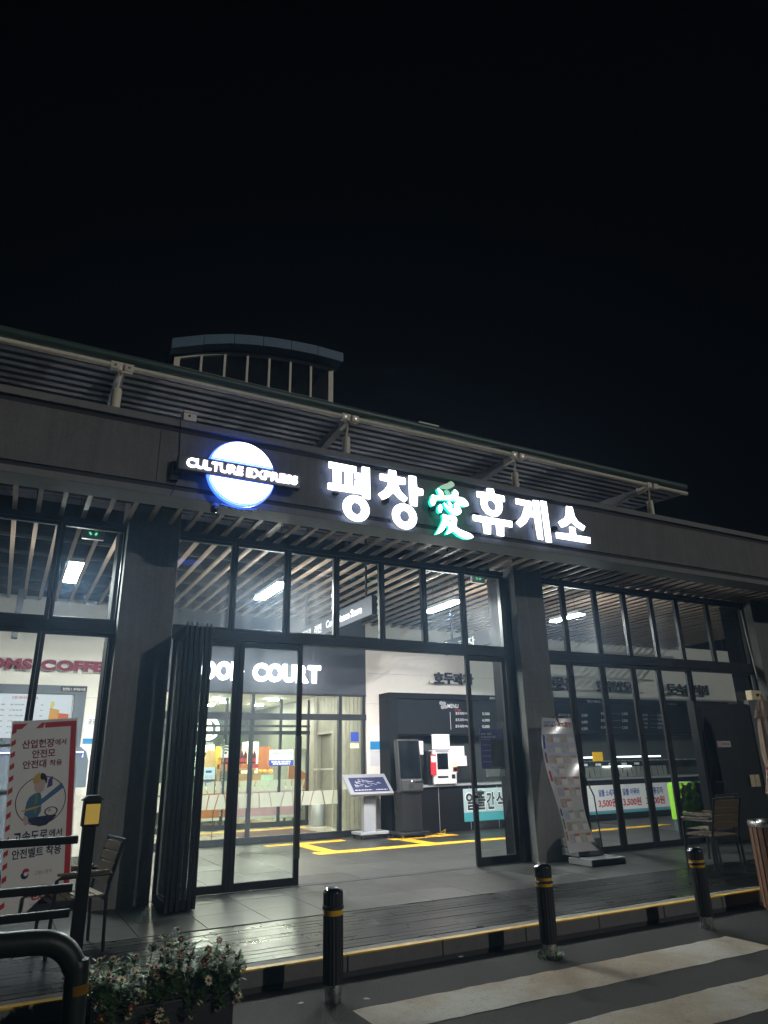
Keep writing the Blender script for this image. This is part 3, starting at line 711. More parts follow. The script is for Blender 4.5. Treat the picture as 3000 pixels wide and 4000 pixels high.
def word(s, xa, xb, za, zb2, fr_, mat, parent, bold, depth):
    vs_ = []; w_ = []
    for ch in s:
        v, f = text_verts(ch, bold, 4, .5); a = min(p.x for p in v); e = max(p.x for p in v); w_.append((v, f, a, e - a))
    tot = sum(k[3] for k in w_); gap = .035 * tot / max(1, len(s) - 1) if len(s) > 1 else 0
    sc = (xb - xa) / (tot + gap * (len(s) - 1)); x = xa
    for v, f, a, wd_ in w_:
        y0 = min(p.y for p in v); y1 = max(p.y for p in v)
        b = B(); b.add([fr_ @ Vector((x + (p.x - a) * sc, za + (p.y - y0) / (y1 - y0) * (zb2 - za), .001 + (p.z + .5) * depth)) for p in v], f)
        b.build('letter', mat, parent); x += (wd_ + gap) * sc
word('CULTURE', ta[0], mid0, lz0, lz1, fr, LITC, logo, .02, .045)
word('EXPRESS', mid1, tb[0], lz0, lz1, fr, LITC, logo, .02, .045)
rebase(logo, (cx_, YF, cz_))

# dome camera, speaker box and cables on the fascia
dome = thing('dome_camera', 'small dome camera hanging under the fascia beside the round logo sign', 'camera')
pd = at(843, 1975, 8.7)
B().lathe((pd.x, 8.78, 4.94), [(.055, .012), (.055, -.03)], 20).build('mount', WHITE, dome, smooth=True)
B().lathe((pd.x, 8.78, 4.94), [(.05, -.031), (.055, -.06), (.045, -.10), (.02, -.12)], 20).build('dome', SCREEN, dome, smooth=True)
rebase(dome, (pd.x, 8.78, 4.95))
sb = thing('junction_box', 'cream box with a dark hole standing on the fascia cap left of the logo', 'box')
pa = at(715, 1654, YF - .03); pb = at(766, 1655, YF - .03)
B().box(pa.x, pb.x, YF - .04, YF + .10, 6.092, 6.205).build('body', PIPEW, sb, bevel=.004)
B().box(pa.x - .01, pb.x + .015, YF - .055, YF + .11, 6.206, 6.232).build('lid', PIPEW, sb, bevel=.004)
B().lathe((0, 0, 0), [(.016, 0), (.016, .01)], 12).build('hole', BLK, sb, frame=FR(((pa.x + pb.x) / 2 - .01, YF - .0405, 6.16)))
rebase(sb, ((pa.x + pb.x) / 2, YF, 6.09))
cab = [at(705, 1645, YF - .03), at(703, 1720, YF - .02), at(692, 1690, YF - .02)]
o = B().tube([at(706, 1640, YF - .03), at(704, 1700, YF - .02), at(702, 1780, YF - .015), at(703, 1862, YF - .01), at(688, 1880, YF - .02), at(676, 1920, YF - .03), at(665, 1935, YF - .04)], .006, 6).build('cable', BLK)
tag(o, 'thin black cable hanging down the fascia left of the logo sign', 'cable')
o = B().box(at(672, 1780, YF - .03).x, at(702, 1780, YF - .03).x, YF - .07, YF - .001, 5.17, 5.43).build('cable_box', CONCD)
tag(o, 'small dark box on the fascia at the left end of the logo band', 'box')

# ================================================================== CORRIDOR
def lamp(x, y0, y1, lab, z=4.5, m=TUBE):
    t = thing('ceiling_lamp', lab, 'lamp', 'linear lamps in the corridor')
    B().box(x - .10, x + .10, y0, y1, z + .02, z + .09).build('housing', WHITE, t, bevel=.006)
    B().box(x - .092, x + .092, y0 + .01, y1 - .01, z + .004, z + .0185).build('diffuser', m, t)
    for yy in (y0 + .2, y1 - .2): B().tube([(x, yy, z + .09), (x, yy, 6.9)], .005, 6).build('hanger', FRAME2, t)
    rebase(t, (x, (y0 + y1) / 2, z)); return t
lamp(.61, 10.93, 12.2, 'short white lamp glowing in the left bay above the coffee counter', m=em('led_tube_left', (.95, .97, .96), 560.0))
lamp(3.86, 10.88, 12.18, 'white lamp glowing left of the hanging corridor sign')
lamp(7.43, 10.85, 12.0, 'white lamp glowing in the upper pane left of the right pillar')
lamp(10.62, 10.92, 11.85, 'white lamp glowing in the right bay behind the upper panes', m=em('led_tube_dim', (.95, .96, .97), 640.0))
def hang(X, y0, y1, z0, z1, lab, words, m=pm('grey_hanging_board', (.035, .037, .044), .6, .06, spec=.15)):
    t = thing('hanging_sign', lab, 'sign')
    B().box(X, X + .10, y0, y1, z0, z1).build('board', m, t, bevel=.004)
    for yy in (y0 + .3, y1 - .3): B().box(X + .035, X + .065, yy, yy + .03, z1, 6.9).build('hanger', FRAME, t)
    fr_ = FR((X, y1, 0), (0, -1, 0))
    for s, a, b_, c, d in words: txt(s, PAPER, t, a, b_, c, d, fr_, .015)
    rebase(t, (X, (y0 + y1) / 2, z0)); return t
hang(5.35, 10.5, 14.0, 4.02, 4.36, 'long grey hanging sign with white words seen through the upper panes', [('Convenience Store', 1.5, 3.1, 4.12, 4.26), ('라면', .9, 1.25, 4.09, 4.27), ('편의점', .2, .7, 4.09, 4.27)])
hang(9.2, 10.6, 14.2, 4.02, 4.36, 'grey hanging sign behind the glass beside the right pillar', [('과자', .6, 1.3, 4.08, 4.28)])
hang(-.12, 13.4, 13.6, 3.75, 4.6, 'narrow grey hanging box in the left bay', [])
for px_, py_, lab in ((365, 2085, 'small green exit sign under the soffit in the left bay'), (1866, 2260, 'small green exit sign at the top right pane of the main bay')):
    t = thing('exit_sign', lab, 'exit sign'); p = at(px_, py_, YG + .3)
    B().box(p.x - .15, p.x + .15, YG + .27, YG + .33, p.z - .09, p.z + .13).build('case', WHITE, t, bevel=.006)
    b = B()
    for dx, dz in ((-.05, .0), (-.035, -.02), (.04, .0), (.03, -.02), (-.05, .075), (.0, .07), (.05, .075)): b.box(p.x + dx - .012, p.x + dx + .012, YG + .264, YG + .269, p.z + dz - .008, p.z + dz + .008)
    b.build('lit_marks', GREENX, t); rebase(t, (p.x, YG + .3, p.z))

fc = thing('illuminated_sign', 'glowing white FOOD COURT letters on the dark panel above the inner entrance', 'sign')
YW = YI - .09
def W(px_, py_, Y=YW): p = at(px_, py_, Y); return p.x, p.z
fz0 = W(850, 2655)[1]; fz1 = W(850, 2582)[1]
f0 = W(752, 2620)[0]; f1 = W(954, 2620)[0]; g0 = W(991, 2620)[0]; g1 = W(1253, 2630)[0]
fr = FR((0, YI - .02, 0))
word('FOOD', f0, f1, fz0, fz1, fr, LITF, fc, .045, .07); word('COURT', g0, g1, fz0, fz1, fr, LITF, fc, .045, .07)
rebase(fc, (5.2, YI, 3.6))

# ---- coffee shop in the left bay
cs = thing('shop_sign', 'maroon raised capital letters above the coffee counter behind the left bay glass', 'sign')
def WI(px_, py_, Y=YI): p = at(px_, py_, Y); return p.x, p.z
fr = FR((0, YI - .03, 0))
cz0 = WI(180, 2621)[1]; cz1 = WI(180, 2578)[1]
RIM = pm('pale_letter_rim', (.6, .58, .58), .4, .05)
for s, a, b_ in (('OMS', -52, 126), ('COFFEE', 158, 446)):
    for mt, bo, dp, ex in ((RIM, .08, .05, .014), (MAROON, .06, .062, 0)):
        word(s, WI(a, 2600)[0] - ex, WI(b_, 2600)[0] + ex, cz0 - ex, cz1 + ex, fr, mt, cs, bo, dp)
rebase(cs, (0, YI, 3.5))
mb = thing('menu_screen', 'bright wide menu screen in a grey surround behind the left bay glass', 'screen')
x1_, z1_ = WI(340, 2682); zi = WI(277, 2716)[1]; xi = WI(283, 2716)[0]; zbm = WI(100, 2882)[1]
SUR = pm('slate_grey_surround', (.10, .12, .15), .5, .06)
q = B(); q.box(-3, x1_, YI - .10, YI - .001, zi + .01, z1_); q.box(xi + .04, x1_, YI - .10, YI - .001, .9, zi + .01); q.box(-3, xi + .04, YI - .10, YI - .001, zbm - .12, zbm - .01)
q.build('surround', SUR, mb, bevel=.004)
B().box(-3, xi, YI - .06, YI - .02, zbm, zi).build('screen', MENUW, mb)
fr = FR((0, YI - .061, 0))
txt('ICED BEVERAGE TEA', RED, mb, WI(48, 2725)[0], WI(150, 2725)[0], WI(100, 2731)[1], WI(100, 2721)[1], fr, .01)
for k in range(6):
    v = zi - .22 - k * .105
    dashes(fr, [(WI(40, 2750)[0], WI(95, 2750)[0], v), (WI(160, 2750)[0], WI(170, 2750)[0], v), (WI(5, 2750)[0], WI(22, 2750)[0], v), (-1.2, -.4, v)], GREYP, mb, .002, .025, k)
CUP1 = em('amber_drink_picture', (.85, .42, .08), .55, (.1, .05, .01)); CUP2 = em('red_drink_picture', (.75, .13, .03), .55, (.1, .02, .01))
ux = WI(188, 2800)[0]
B().prism([[(ux, zbm + .18), (WI(224, 2800)[0], zbm + .18), (WI(228, 2800)[0], zi - .30), (ux + .01, zi - .26)]], YI - .066, YI - .062).build('drink_picture', CUP1, mb)
B().prism([[(WI(225, 2800)[0], zbm + .18), (WI(264, 2800)[0], zbm + .18), (WI(266, 2800)[0], zi - .38), (WI(226, 2800)[0], zi - .36)]], YI - .068, YI - .0665).build('drink_picture', CUP2, mb)
B().prism([smooth_loop([(ux, zi - .27), (ux + .09, zi - .25), (ux + .08, zi - .14), (ux + .02, zi - .12)], 2)], YI - .066, YI - .062).build('lemon_picture', em('lemon_picture', (.8, .7, .2), .6, (.1, .1, .03)), mb)
txt('탐앤탐스 휴게음식점', PAPER, mb, WI(244, 2694)[0], WI(331, 2694)[0], WI(290, 2700)[1], WI(290, 2689)[1], FR((0, YI - .112, 0)), .01)
plate(FR((0, YI - .101, 0)), WI(236, 2694)[0], WI(338, 2694)[0], WI(290, 2703)[1], WI(290, 2685)[1], BLK, mb, 'name_plate', .01)
rebase(mb, (-.5, YI, 2.3))
po = thing('poster', 'white and blue poster on the ivory wall right of the coffee menu', 'poster')
px0, pz1 = WI(336, 2790); px1 = WI(440, 2790)[0]; pz0 = WI(330, 2905)[1]
fr = FR((0, YI - .006, 0))
plate(fr, px0, px1, pz0, pz1, PAPER, po, 'sheet', .003)
txt('공공언어', NAVY, po, px0 + .06, px0 + .36, pz1 - .2, pz1 - .1, FR((0, YI - .0095, 0)), .01)
B().prism([circ(px0 + .36, (pz0 + pz1) / 2 - .02, .13, .15), circ(px0 + .36, (pz0 + pz1) / 2 - .02, .09, .11)[::-1]], YI - .0125, YI - .011).build('ring_emblem', SKYB, po)
flat(FR((0, YI - .0095, 0)), px0, px1, pz0, pz0 + .1, SKYB, po, 'print_band', .0015)
rebase(po, (px0, YI, pz0))
ck = thing('coffee_counter', 'grey coffee counter with a violet light strip behind the left bay glass', 'counter')
B().box(-2.5, 1.0, 14.4, 15.2, 0, 1.25).build('body', SUR, ck, bevel=.02)
B().box(-2.5, 1.05, 14.35, 15.2, 1.252, 1.30).build('top', FRAME2, ck, bevel=.01)
rebase(ck, (-.5, 14.8, 0))
cm = thing('display_case', 'rounded grey display case with a violet tube on the coffee counter', 'display case')
x_ = at(345, 2950, 14.5).x
pts_ = [(-1.6, 1.302), (x_, 1.302), (x_, 1.75), (x_ - .05, 1.9), (x_ - .16, 1.98), (-1.6, 1.98)]
B().prism([pts_], 14.42, 14.95).build('case', SUR, cm, bevel=.01)
zv = at(330, 2938, 14.4).z
B().tube([(-1.6, 14.40, zv), (at(326, 2940, 14.4).x, 14.40, zv), (at(322, 2950, 14.4).x, 14.40, zv - .09)], .014, 8).build('violet_tube', PURL, cm)
rebase(cm, (-.3, 14.7, 1.3))

# ---- snack bar wall right of the entrance
YB = 15.45                      # front of the black menu portal
PORT = pm('black_portal', (.009, .009, .010), .6, .1, 5, .02, spec=.12)
MBRD = pm('charcoal_menu_panel', (.014, .015, .017), .6, .1, 4, .01, spec=.12)
bar = thing('snack_bar', 'long black framed snack bar counter with dark lit menu boards along the ivory wall', 'snack bar')
xb0, zb1 = WI(1519, 2704, YB); xb1 = 21.0
zp = WI(1555, 2728, YB)[1]; zm0 = WI(1555, 2868, YB)[1]; xin = WI(1554, 2728, YB)[0]
B().box(xb0, xb1, YB, YI - .001, zp, zb1).build('portal_head', PORT, bar, bevel=.006)
B().box(xb0, xin, YB, YI - .001, 0, zp - .001).build('portal_post', PORT, bar, bevel=.006)
mbx = [(xin + .01, 11.9), (11.92, 14.4), (14.42, 16.9), (16.92, 19.4)]
MB_ = []
for a, b_ in mbx:
    MB_.append(B().box(a, b_, YB + .07, YB + .12, zm0, zp - .004).build('menu_board', MBRD, bar, bevel=.004))
B().box(xin, 20.9, YB - .12, YB + .02, 0.01, 1.02).build('counter_front', PORT, bar, bevel=.006)
for xx in (9.55, 10.45, 11.3, 12.3, 13.3): B().box(xx, xx + .012, YB - .124, YB - .1205, .02, 1.0).build('counter_seam', GREYM, bar)
B().box(xin, 20.9, YB - .18, YB + .5, 1.022, 1.075).build('counter_top', GREYM, bar, bevel=.008)
B().box(xin, 20.9, YB + .48, YB + .5, 1.08, zm0 - .01).build('kitchen_back', pm('dark_kitchen', (.03, .035, .035), .6, .3, 2, 0), bar)
B().box(12.0, 20.6, YB - .05, YB + .35, 1.078, 1.50).build('showcase', G_CLEAN, bar)
B().box(12.0, 20.6, YB - .06, YB + .36, 1.502, 1.53).build('showcase_top', STEEL, bar)
for a, b_ in ((13.0, 15.2), (15.6, 17.6)): B().tube([(a, YB + .1, 1.62), (b_, YB + .1, 1.62)], .02, 8).build('counter_tube', FLUO, bar)
B().tube([(15.1, YB - .02, 1.36), (16.2, YB - .02, 1.36)], .025, 8).build('counter_tube', FLUO, bar)
for xx in (9.0, 9.7, 12.6, 14.0, 15.4): 
    h = random.uniform(.22, .4); B().box(xx, xx + .3, YB + .36, YB + .46, 1.08, 1.08 + h).build('appliance', GREYM, bar, bevel=.01)
for k in range(9):
    xx = 12.3 + k * .5; B().box(xx, xx + .2, YB - .066, YB - .062, 1.40, 1.46).build('price_card', PAPER, bar)
b = B(); rd = random.Random(3)
xx = 12.1
while xx < 17.6:
    a = rd.uniform(-.03, .03); wd_ = rd.uniform(.15, .24)
    b.quad((xx + a, YB - .055, 1.085), (xx + wd_ - .02 + a, YB - .055, 1.085), (xx + wd_ - .02 - a, YB - .055, 1.36), (xx - a, YB - .055, 1.36)); xx += wd_
b.build('film_band', FROST, bar)
TP = pm('white_menu_print', (.75, .76, .78), .6, .04)
fr = FR((0, YB + .0695, 0))
def WB(px_, py_, Y=YB + .07): p = at(px_, py_, Y); return p.x, p.z
def mtext(s, x0, x1, y0, y1, par, mat=TP, bold=.012):
    a = WB(x0, (y0 + y1) / 2)[0]; b_ = WB(x1, (y0 + y1) / 2)[0]; c = WB((x0 + x1) / 2, y1)[1]; d = WB((x0 + x1) / 2, y0)[1]
    return txt(s, mat, par, a, b_, c, d, fr, bold)
mtext('MENU', 1748, 1790, 2750, 2766, MB_[0])
cxm, czm = WB(1731, 2756)
b = B()
for dx, dz in ((-.06, .06), (.03, .05), (-.02, -.04), (.07, -.03)): b.prism([circ(cxm + dx, czm + dz, .06, .05, 16)], YB + .064, YB + .066)
b.build('emblem', GREYP, MB_[0])
for i, (nm, gm, pr_) in enumerate((('호두과자', '(240g)', '3,500'), ('호두과자', '(400g)', '6,000'), ('호두과자', '(900g)', '12,000'))):
    y = 2781 + i * 25
    mtext(nm, 1779, 1812, y, y + 12, MB_[0]); mtext(gm, 1813, 1828, y + 2, y + 11, MB_[0], bold=0); mtext(pr_, 1884, 1912, y + 2, y + 14, MB_[0])
mtext('인기메뉴', 1776, 1802, 2770, 2779, MB_[0], RED)
a = WB(1757, 2780)[0]; flat(fr, a, a + .012, WB(1757, 2850)[1], WB(1757, 2781)[1], TP, MB_[0], 'rule', .002)
for (nm, x0, x1, px0_, px1_, rows, y0, dy, bi) in (
        ('후라이드닭꼬치', 2180, 2245, 2272, 2295, ('5,500', '6,000', '6,500'), 2788, 26, 1),
        ('통감자', 2347, 2368, 2430, 2452, ('5,000', '3,500', '3,500'), 2782, 27, 2),
        ('알뜰 어묵바', 2505, 2530, 2568, 2588, ('5,000', '4,500', '4,500', '4,500'), 2788, 16, 3)):
    for i, pr_ in enumerate(rows):
        y = y0 + i * dy
        mtext(nm, x0, x1, y, y + 11, MB_[bi]); mtext(pr_, px0_, px1_, y + 1, y + 13, MB_[bi])
        if bi > 1:
            a, b_ = WB(x1 + 8, y)[0], WB(px0_ - 4, y)[0]; v = WB(x1 + 12, y + 6)[1]; flat(fr, a, b_, v, v + .008, GREYP, MB_[bi], 'rule', .002)
# portal head captions
fr2 = FR((0, YB - .001, 0))
for s, x0, x1, y0, y1 in (('호두과자코너 휴게음식점', 1912, 2010, 2722, 2732), ('핫바코너 휴게음식점', 2293, 2344, 2734, 2745), ('간식코너 휴게음식점', 2588, 2642, 2747, 2755)):
    txt(s, TP, bar, WB(x0, y0, YB)[0], WB(x1, y0, YB)[0], WB(x0, y1, YB)[1], WB(x0, y0, YB)[1], fr2, .01)
rebase(bar, (12, YB, 0))
# raised shop names on the ivory wall
LETD = pm('dark_raised_letter', (.018, .02, .03), .45, .1)
fr = FR((0, YI - .10, 0))
for s, x0, x1, y0, y1, lab in (('호두과자', 1685, 1838, 2628, 2672, 'dark raised shop name on the ivory wall above the walnut cake menu'),
                           ('전문점', 2120, 2228, 2645, 2692, 'dark raised shop name just right of the right pillar'),
                           ('호떡아웃도어', 2318, 2475, 2660, 2700, 'dark raised shop name seen through the middle folding leaves'),
                           ('토속음식점', 2590, 2755, 2672, 2712, 'dark raised shop name behind the last folding leaves')):
    t = thing('wall_lettering', lab, 'sign')
    word(s, WI(x0, y0)[0], WI(x1, y1)[0], WI(x0, y1)[1], WI(x0, y0)[1], fr, LETD, t, .03, .06)
    B().box(WI(x0, y0)[0] - .12, WI(x1, y1)[0], YI - .10, YI - .06, WI(x0, y1)[1] + .02, WI(x0, y1)[1] + .08).build('mounting_rail', WALLW, t)
    rebase(t, (WI(x0, y0)[0], YI, WI(x0, y1)[1]))
# notices on the ivory wall by the entrance
def notice(name, x0, x1, y0, y1, lab, cat='notice', mat=PAPER, Y=YI - .004):
    t = thing(name, lab, cat); xa, zt = WI(x0, y0, Y); xb = WI(x1, y0, Y)[0]; zb = WI(x0, y1, Y)[1]
    plate(FR((0, Y, 0)), xa, xb, zb, zt, mat, t, 'sheet', .004); rebase(t, (xa, Y, zb))
    return t, xa, xb, zb, zt, FR((0, Y - .0045, 0))
t, xa, xb, zb, zt, fr = notice('notice', 1444, 1510, 2834, 2889, 'white notice with navy bands above the blue defibrillator sign')
flat(fr, xa, xb, zt - .05, zt, NAVY, t, 'print_band', .001); flat(fr, xa, xb, zb, zb + .05, NAVY, t, 'print_band', .001)
dashes(fr, [(xa + .03, xb - .05, zb + .1 + .07 * k) for k in range(4)], GREYP, t, .001, .02, 5)
t, xa, xb, zb, zt, fr = notice('notice', 1446, 1507, 2896, 2928, 'blue AED sign with a white heart on the ivory wall', mat=SKYB)
W_ = xb - xa; H_ = zt - zb
txt('AED', PAPER, t, xa + .44 * W_, xa + .85 * W_, zb + .42 * H_, zb + .75 * H_, fr, .02)
hx, hz, hs = xa + .22 * W_, zb + .52 * H_, H_ * .34
heart = [(hx + hs * .06 * 16 * math.sin(a) ** 3 , hz + hs * .062 * (13 * math.cos(a) - 5 * math.cos(2 * a) - 2 * math.cos(3 * a) - math.cos(4 * a))) for a in [2 * math.pi * k / 32 for k in range(32)]]
Y_ = YI - .010
B().prism([heart[::-1]], Y_, Y_ + .001).build('heart_symbol', PAPER, t)
B().prism([[(hx - .01, hz + hs * .5), (hx + .04, hz + hs * .5), (hx + .015, hz + .02), (hx + .05, hz + .02), (hx - .02, hz - hs * .6), (hx, hz - .02), (hx - .035, hz - .02)]], Y_ - .002, Y_ - .001).build('bolt_symbol', RED, t)
flat(fr, xa + .55 * W_, xa + .97 * W_, zb + .06 * H_, zb + .18 * H_, PAPER, t, 'print_band', .001)
t, xa, xb, zb, zt, fr = notice('notice', 1446, 1511, 2932, 2993, 'pale map notice with a red heading under the blue sign', mat=pm('pale_grey_paper', (.6, .6, .62), .7, .04))
flat(fr, xa, xb, zt - .055, zt, RED, t, 'print_band', .001)
b = B(); zz = zb + .12
pts_ = [(xa + .03, zb + .12), (xa + .16, zb + .08), (xa + .3, zb + .2), (xa + .32, zb + .1), (xa + .28, zb + .24), (xa + .35, zb + .28)]
for p, q_ in zip(pts_, pts_[1:]): b.beam((p[0], Y_, p[1]), (q_[0], Y_, q_[1]), .002, .006)
b.build('map_line', GREYP, t); flat(fr, xb - .14, xb - .06, zt - .14, zt - .09, RED, t, 'map_mark', .001)
t, xa, xb, zb, zt, fr = notice('notice', 1370, 1401, 2860, 2897, 'small blue camera notice stuck on the narrow entrance pane', mat=BLUEP, Y=YI - .02)
flat(FR((0, YI - .0245, 0)), xa + .05, xb - .01, zb + .02, zb + .1, PAPER, t, 'print_band', .001)
B().prism([[(xa + .12, zt - .08), (xa + .2, zt - .03), (xb - .02, zt - .05), (xb - .04, zt - .12), (xa + .15, zt - .14)]], YI - .028, YI - .026).build('camera_symbol', PAPER, t)
t, xa, xb, zb, zt, fr = notice('notice', 1368, 1402, 2903, 2923, 'small cream no smoking notice under the blue camera notice', mat=pm('cream_paper', (.66, .58, .42), .7, .04), Y=YI - .02)
B().prism([circ(xa + .06, (zb + zt) / 2, .035, .035, 20), circ(xa + .06, (zb + zt) / 2, .025, .025, 20)[::-1]], YI - .028, YI - .026).build('ring_symbol', ORANGE, t)
# ---- map stand
ms = thing('map_stand', 'light grey tilted floor map stand on casters left of the ordering kiosk', 'information stand')
p0 = atz(1375, 3262); mx, my = 7.70, 15.35
B().box(mx - .36, mx + .36, my - .25, my + .25, .09, .15).build('base', GREYM, ms, bevel=.008)
for sx in (-.30, .30):
    for sy in (-.2, .2):
        c = B(); c.lathe((0, 0, -.015), [(.038, 0), (.038, .03)], 14)
        c.build('caster', BLACK, ms, frame=FR((mx + sx, my + sy, .045), (0, 1, 0), (0, 0, 1)))
B().box(mx - .19, mx + .12, my - .07, my + .07, .151, 1.0).build('column', GREYM, ms, bevel=.008)
tc_ = Vector((mx - .03, my - .02, 1.12)); up_ = Vector((0.10, .72, .55)).normalized()
frm = FR(tc_, (1, -.06, 0), up_)
plate(frm, -.56, .51, -.33, .35, GREYM, ms, 'panel', .07, -.035, .012)
plate(frm, -.46, .43, -.27, .22, NAVY, ms, 'map_face', .004, .036)
b = B(); rd = random.Random(8)
for k in range(26):
    u, v = rd.uniform(-.38, .28), rd.uniform(-.14, .15); ww = rd.uniform(.04, .14); hh = rd.uniform(.015, .05)
    b.quad((u, v, .0415), (u + ww, v, .0415), (u + ww, v + .007, .0415), (u, v + .007, .0415)); b.quad((u, v, .0415), (u + .007, v, .0415), (u + .007, v + hh, .0415), (u, v + hh, .0415))
b.build('map_lines', PAPER, ms, frame=frm)
dashes(frm, [(-.42, .0, -.22), (.1, .38, -.22)], PAPER, ms, .0415, .02, 6); dashes(frm, [(-.2, .15, .28)], GREYP, ms, .037, .02, 7)
rebase(ms, (mx, my, 0))
# ---- black ordering kiosk
kx, ky = 8.50, 14.92
ks = thing('ordering_kiosk', 'tall black touch screen ordering kiosk standing beside the map stand', 'kiosk')
B().box(kx - .42, kx + .36, ky - .3, ky + .3, .07, .13).build('base', BLACK, ks, bevel=.01)
for sx in (-.32, .26):
    for sy in (-.22, .22): B().lathe((0, 0, -.015), [(.033, 0), (.033, .03)], 12).build('caster', GREYM, ks, frame=FR((kx + sx, ky + sy, .036), (0, 1, 0)))
B().box(kx - .28, kx + .25, ky - .14, ky + .2, .131, .98).build('pedestal', BLACK, ks, bevel=.02)
kf = FR((kx - .02, ky - .17, .95), (1, 0, 0), (0, .10, 1))
KB = pm('kiosk_grey', (.03, .03, .031), .4, .1)
plate(kf, -.31, .31, 0, 1.17, KB, ks, 'body', .16, -.16, .02)
plate(kf, -.27, .27, .30, 1.13, SCREEN, ks, 'screen', .012, 0, .004)
plate(kf, -.28, .28, .02, .27, KB, ks, 'payment_panel', .06, 0, .02)
plate(kf, -.10, .02, .06, .18, BLACK, ks, 'card_slot', .006, .061); plate(kf, .08, .3, .20, .25, BLACK, ks, 'printer_slot', .01, .061, .004)
plate(kf, -.03, -.005, .22, .25, em('small_white_led', (1, 1, 1), 1.5), ks, 'indicator', .004, .061)
rebase(ks, (kx, ky, 0))
o = B().tube([(8.38, 15.44, .88), (8.40, 15.43, .5), (8.42, 15.4, .25), (8.5, 15.3, .06), (8.6, 15.2, .02)], .009, 6).build('white_cable', WHITE)
tag(o, 'white cable hanging from the outlet beside the black kiosk', 'cable')
o = B().tube([(9.25, 15.05, .03), (9.4, 14.9, .02), (9.5, 15.0, .10), (9.42, 15.1, .03)], .008, 6).build('yellow_cable', YEL); tag(o, 'yellowish cable curling on the floor right of the black kiosk', 'cable')
ol = thing('power_outlet', 'wall outlet with a glowing red light behind the map stand', 'outlet'); p = at(1522, 3095, YB - .01)
B().box(p.x - .05, p.x + .05, YB - .03, YB - .001, p.z - .06, p.z + .06).build('plate', BLACK, ol, bevel=.004); B().lathe((0, 0, 0), [(.032, 0), (.03, .012)], 12).build('light', REDL, ol, frame=FR((p.x, YB - .031, p.z))); rebase(ol, (p.x, YB, p.z))
# ---- white counter kiosk with papers
wk = thing('ordering_kiosk', 'white payment kiosk with a dark screen standing on the snack counter', 'kiosk')
wa, wz1 = WI(1697, 2930, 15.2); wb = WI(1777, 2930, 15.2)[0]; wz0 = 1.08
B().box(wa - .05, wb + .02, 15.2, 15.42, wz0, wz1).build('body', WHITE, wk, bevel=.025)
B().box(wa - .2, wa - .052, 15.24, 15.42, wz0, wz1 - .02).build('side_case', BLACK, wk, bevel=.01)
sa, sz = WI(1707, 2943, 15.19); sb_ = WI(1749, 2943, 15.19)[0]; sz0 = WI(1710, 3006, 15.19)[1]
B().box(sa, sb_, 15.188, 15.199, sz0, sz).build('screen', SCREEN, wk)
B().box(sa - .04, sb_ + .03, 15.185, 15.199, sz + .02, sz + .09).build('top_label', GREYM, wk, bevel=.004)
B().box(sa, sa + .3, 15.188, 15.199, wz0 + .14, wz0 + .19).build('printer_slot', BLACK, wk); B().box(sa + .4, sa + .5, 15.188, 15.199, wz0 + .12, wz0 + .22).build('card_slot', BLACK, wk)
B().box(sb_ + .1, sb_ + .26, 15.188, 15.199, sz - .45, sz - .2).build('side_label', pm('cream_paper', (.66, .58, .42)), wk); B().box(sb_ + .14, sb_ + .28, 15.188, 15.199, wz0 + .28, wz0 + .38).build('red_label', RED, wk)
B().box(wa - .14, wa + .02, 15.17, 15.185, sz - .5, sz - .02).build('side_flag', RED, wk)
B().box(wa - .12, wa + .0, 15.165, 15.169, sz - .2, sz - .06).build('side_flag_label', PAPER, wk)
rebase(wk, (wa, 15.3, wz0))
t, xa, xb, zb, zt, fr = notice('order_notice', 1686, 1754, 2868, 2927, 'white hand lettered paper taped above the white kiosk', Y=15.3)
for i, s in enumerate(('주문 후', '식권을 바로', '제출해주세요')):
    h_ = (zt - zb) / 4.2; v = zt - h_ * (1.15 + i * 1.1); ins = (.2, .06, .05)[i]
    txt(s, RED if i else BLK, t, xa + ins * 1.0, xb - ins, v, v + h_ * .75, fr, .0)
for x0, x1, y0, y1, lab in ((1618, 1652, 2895, 2948, 'blank white paper stand left of the white kiosk'), (1757, 1812, 2915, 2955, 'white paper sheet pinned right of the white kiosk'), (1779, 1822, 2953, 2992, 'lower white paper sheet right of the white kiosk')):
    notice('paper_sheet', x0, x1, y0, y1, lab, 'paper', Y=15.26 + (y0 % 7) * .004)
# ---- posters on the right door and banners under the counter
t = thing('poster', 'purple event poster stuck on the inside of the glass door', 'poster'); Yp = YG + .06
xa, zt = WI(1872, 2845, Yp); xb = WI(1962, 2845, Yp)[0]; zb = WI(1886, 3002, Yp)[1]
fr = FR((0, Yp, 0)); plate(fr, xa, xb, zb, zt, PURPLE, t, 'sheet', .003)
fr = FR((0, Yp - .0035, 0)); W_, H_ = xb - xa, zt - zb
txt('2027 충청', PAPER, t, xa + .05 * W_, xa + .5 * W_, zt - .17 * H_, zt - .11 * H_, fr, .01); txt('유니버시아드대회', PAPER, t, xa + .05 * W_, xa + .66 * W_, zt - .25 * H_, zt - .19 * H_, fr, .01)
dashes(fr, [(xa + .04, xa + .42 * W_, zb + .1 + .09 * k) for k in range(5)], GREYP, t, .001, .015, 4)
flat(fr, xa + .45 * W_, xb - .01, zb + .02, zb + .72 * H_, BLK, t, 'picture', .001)
rebase(t, (xa, Yp, zb))
t, xa, xb, zb, zt, fr = notice('door_sign', 1900, 1972, 3006, 3034, 'white strip with red and black letters below the purple poster', Y=Yp)
txt('출', RED, t, xa + .03, xa + .16, zb + .02, zt - .02, fr, .02); txt('입', RED, t, xa + .18, xa + .3, zb + .02, zt - .02, fr, .02); txt('구', BLK, t, xa + .33, xa + .46, zb + .02, zt - .02, fr, .02)
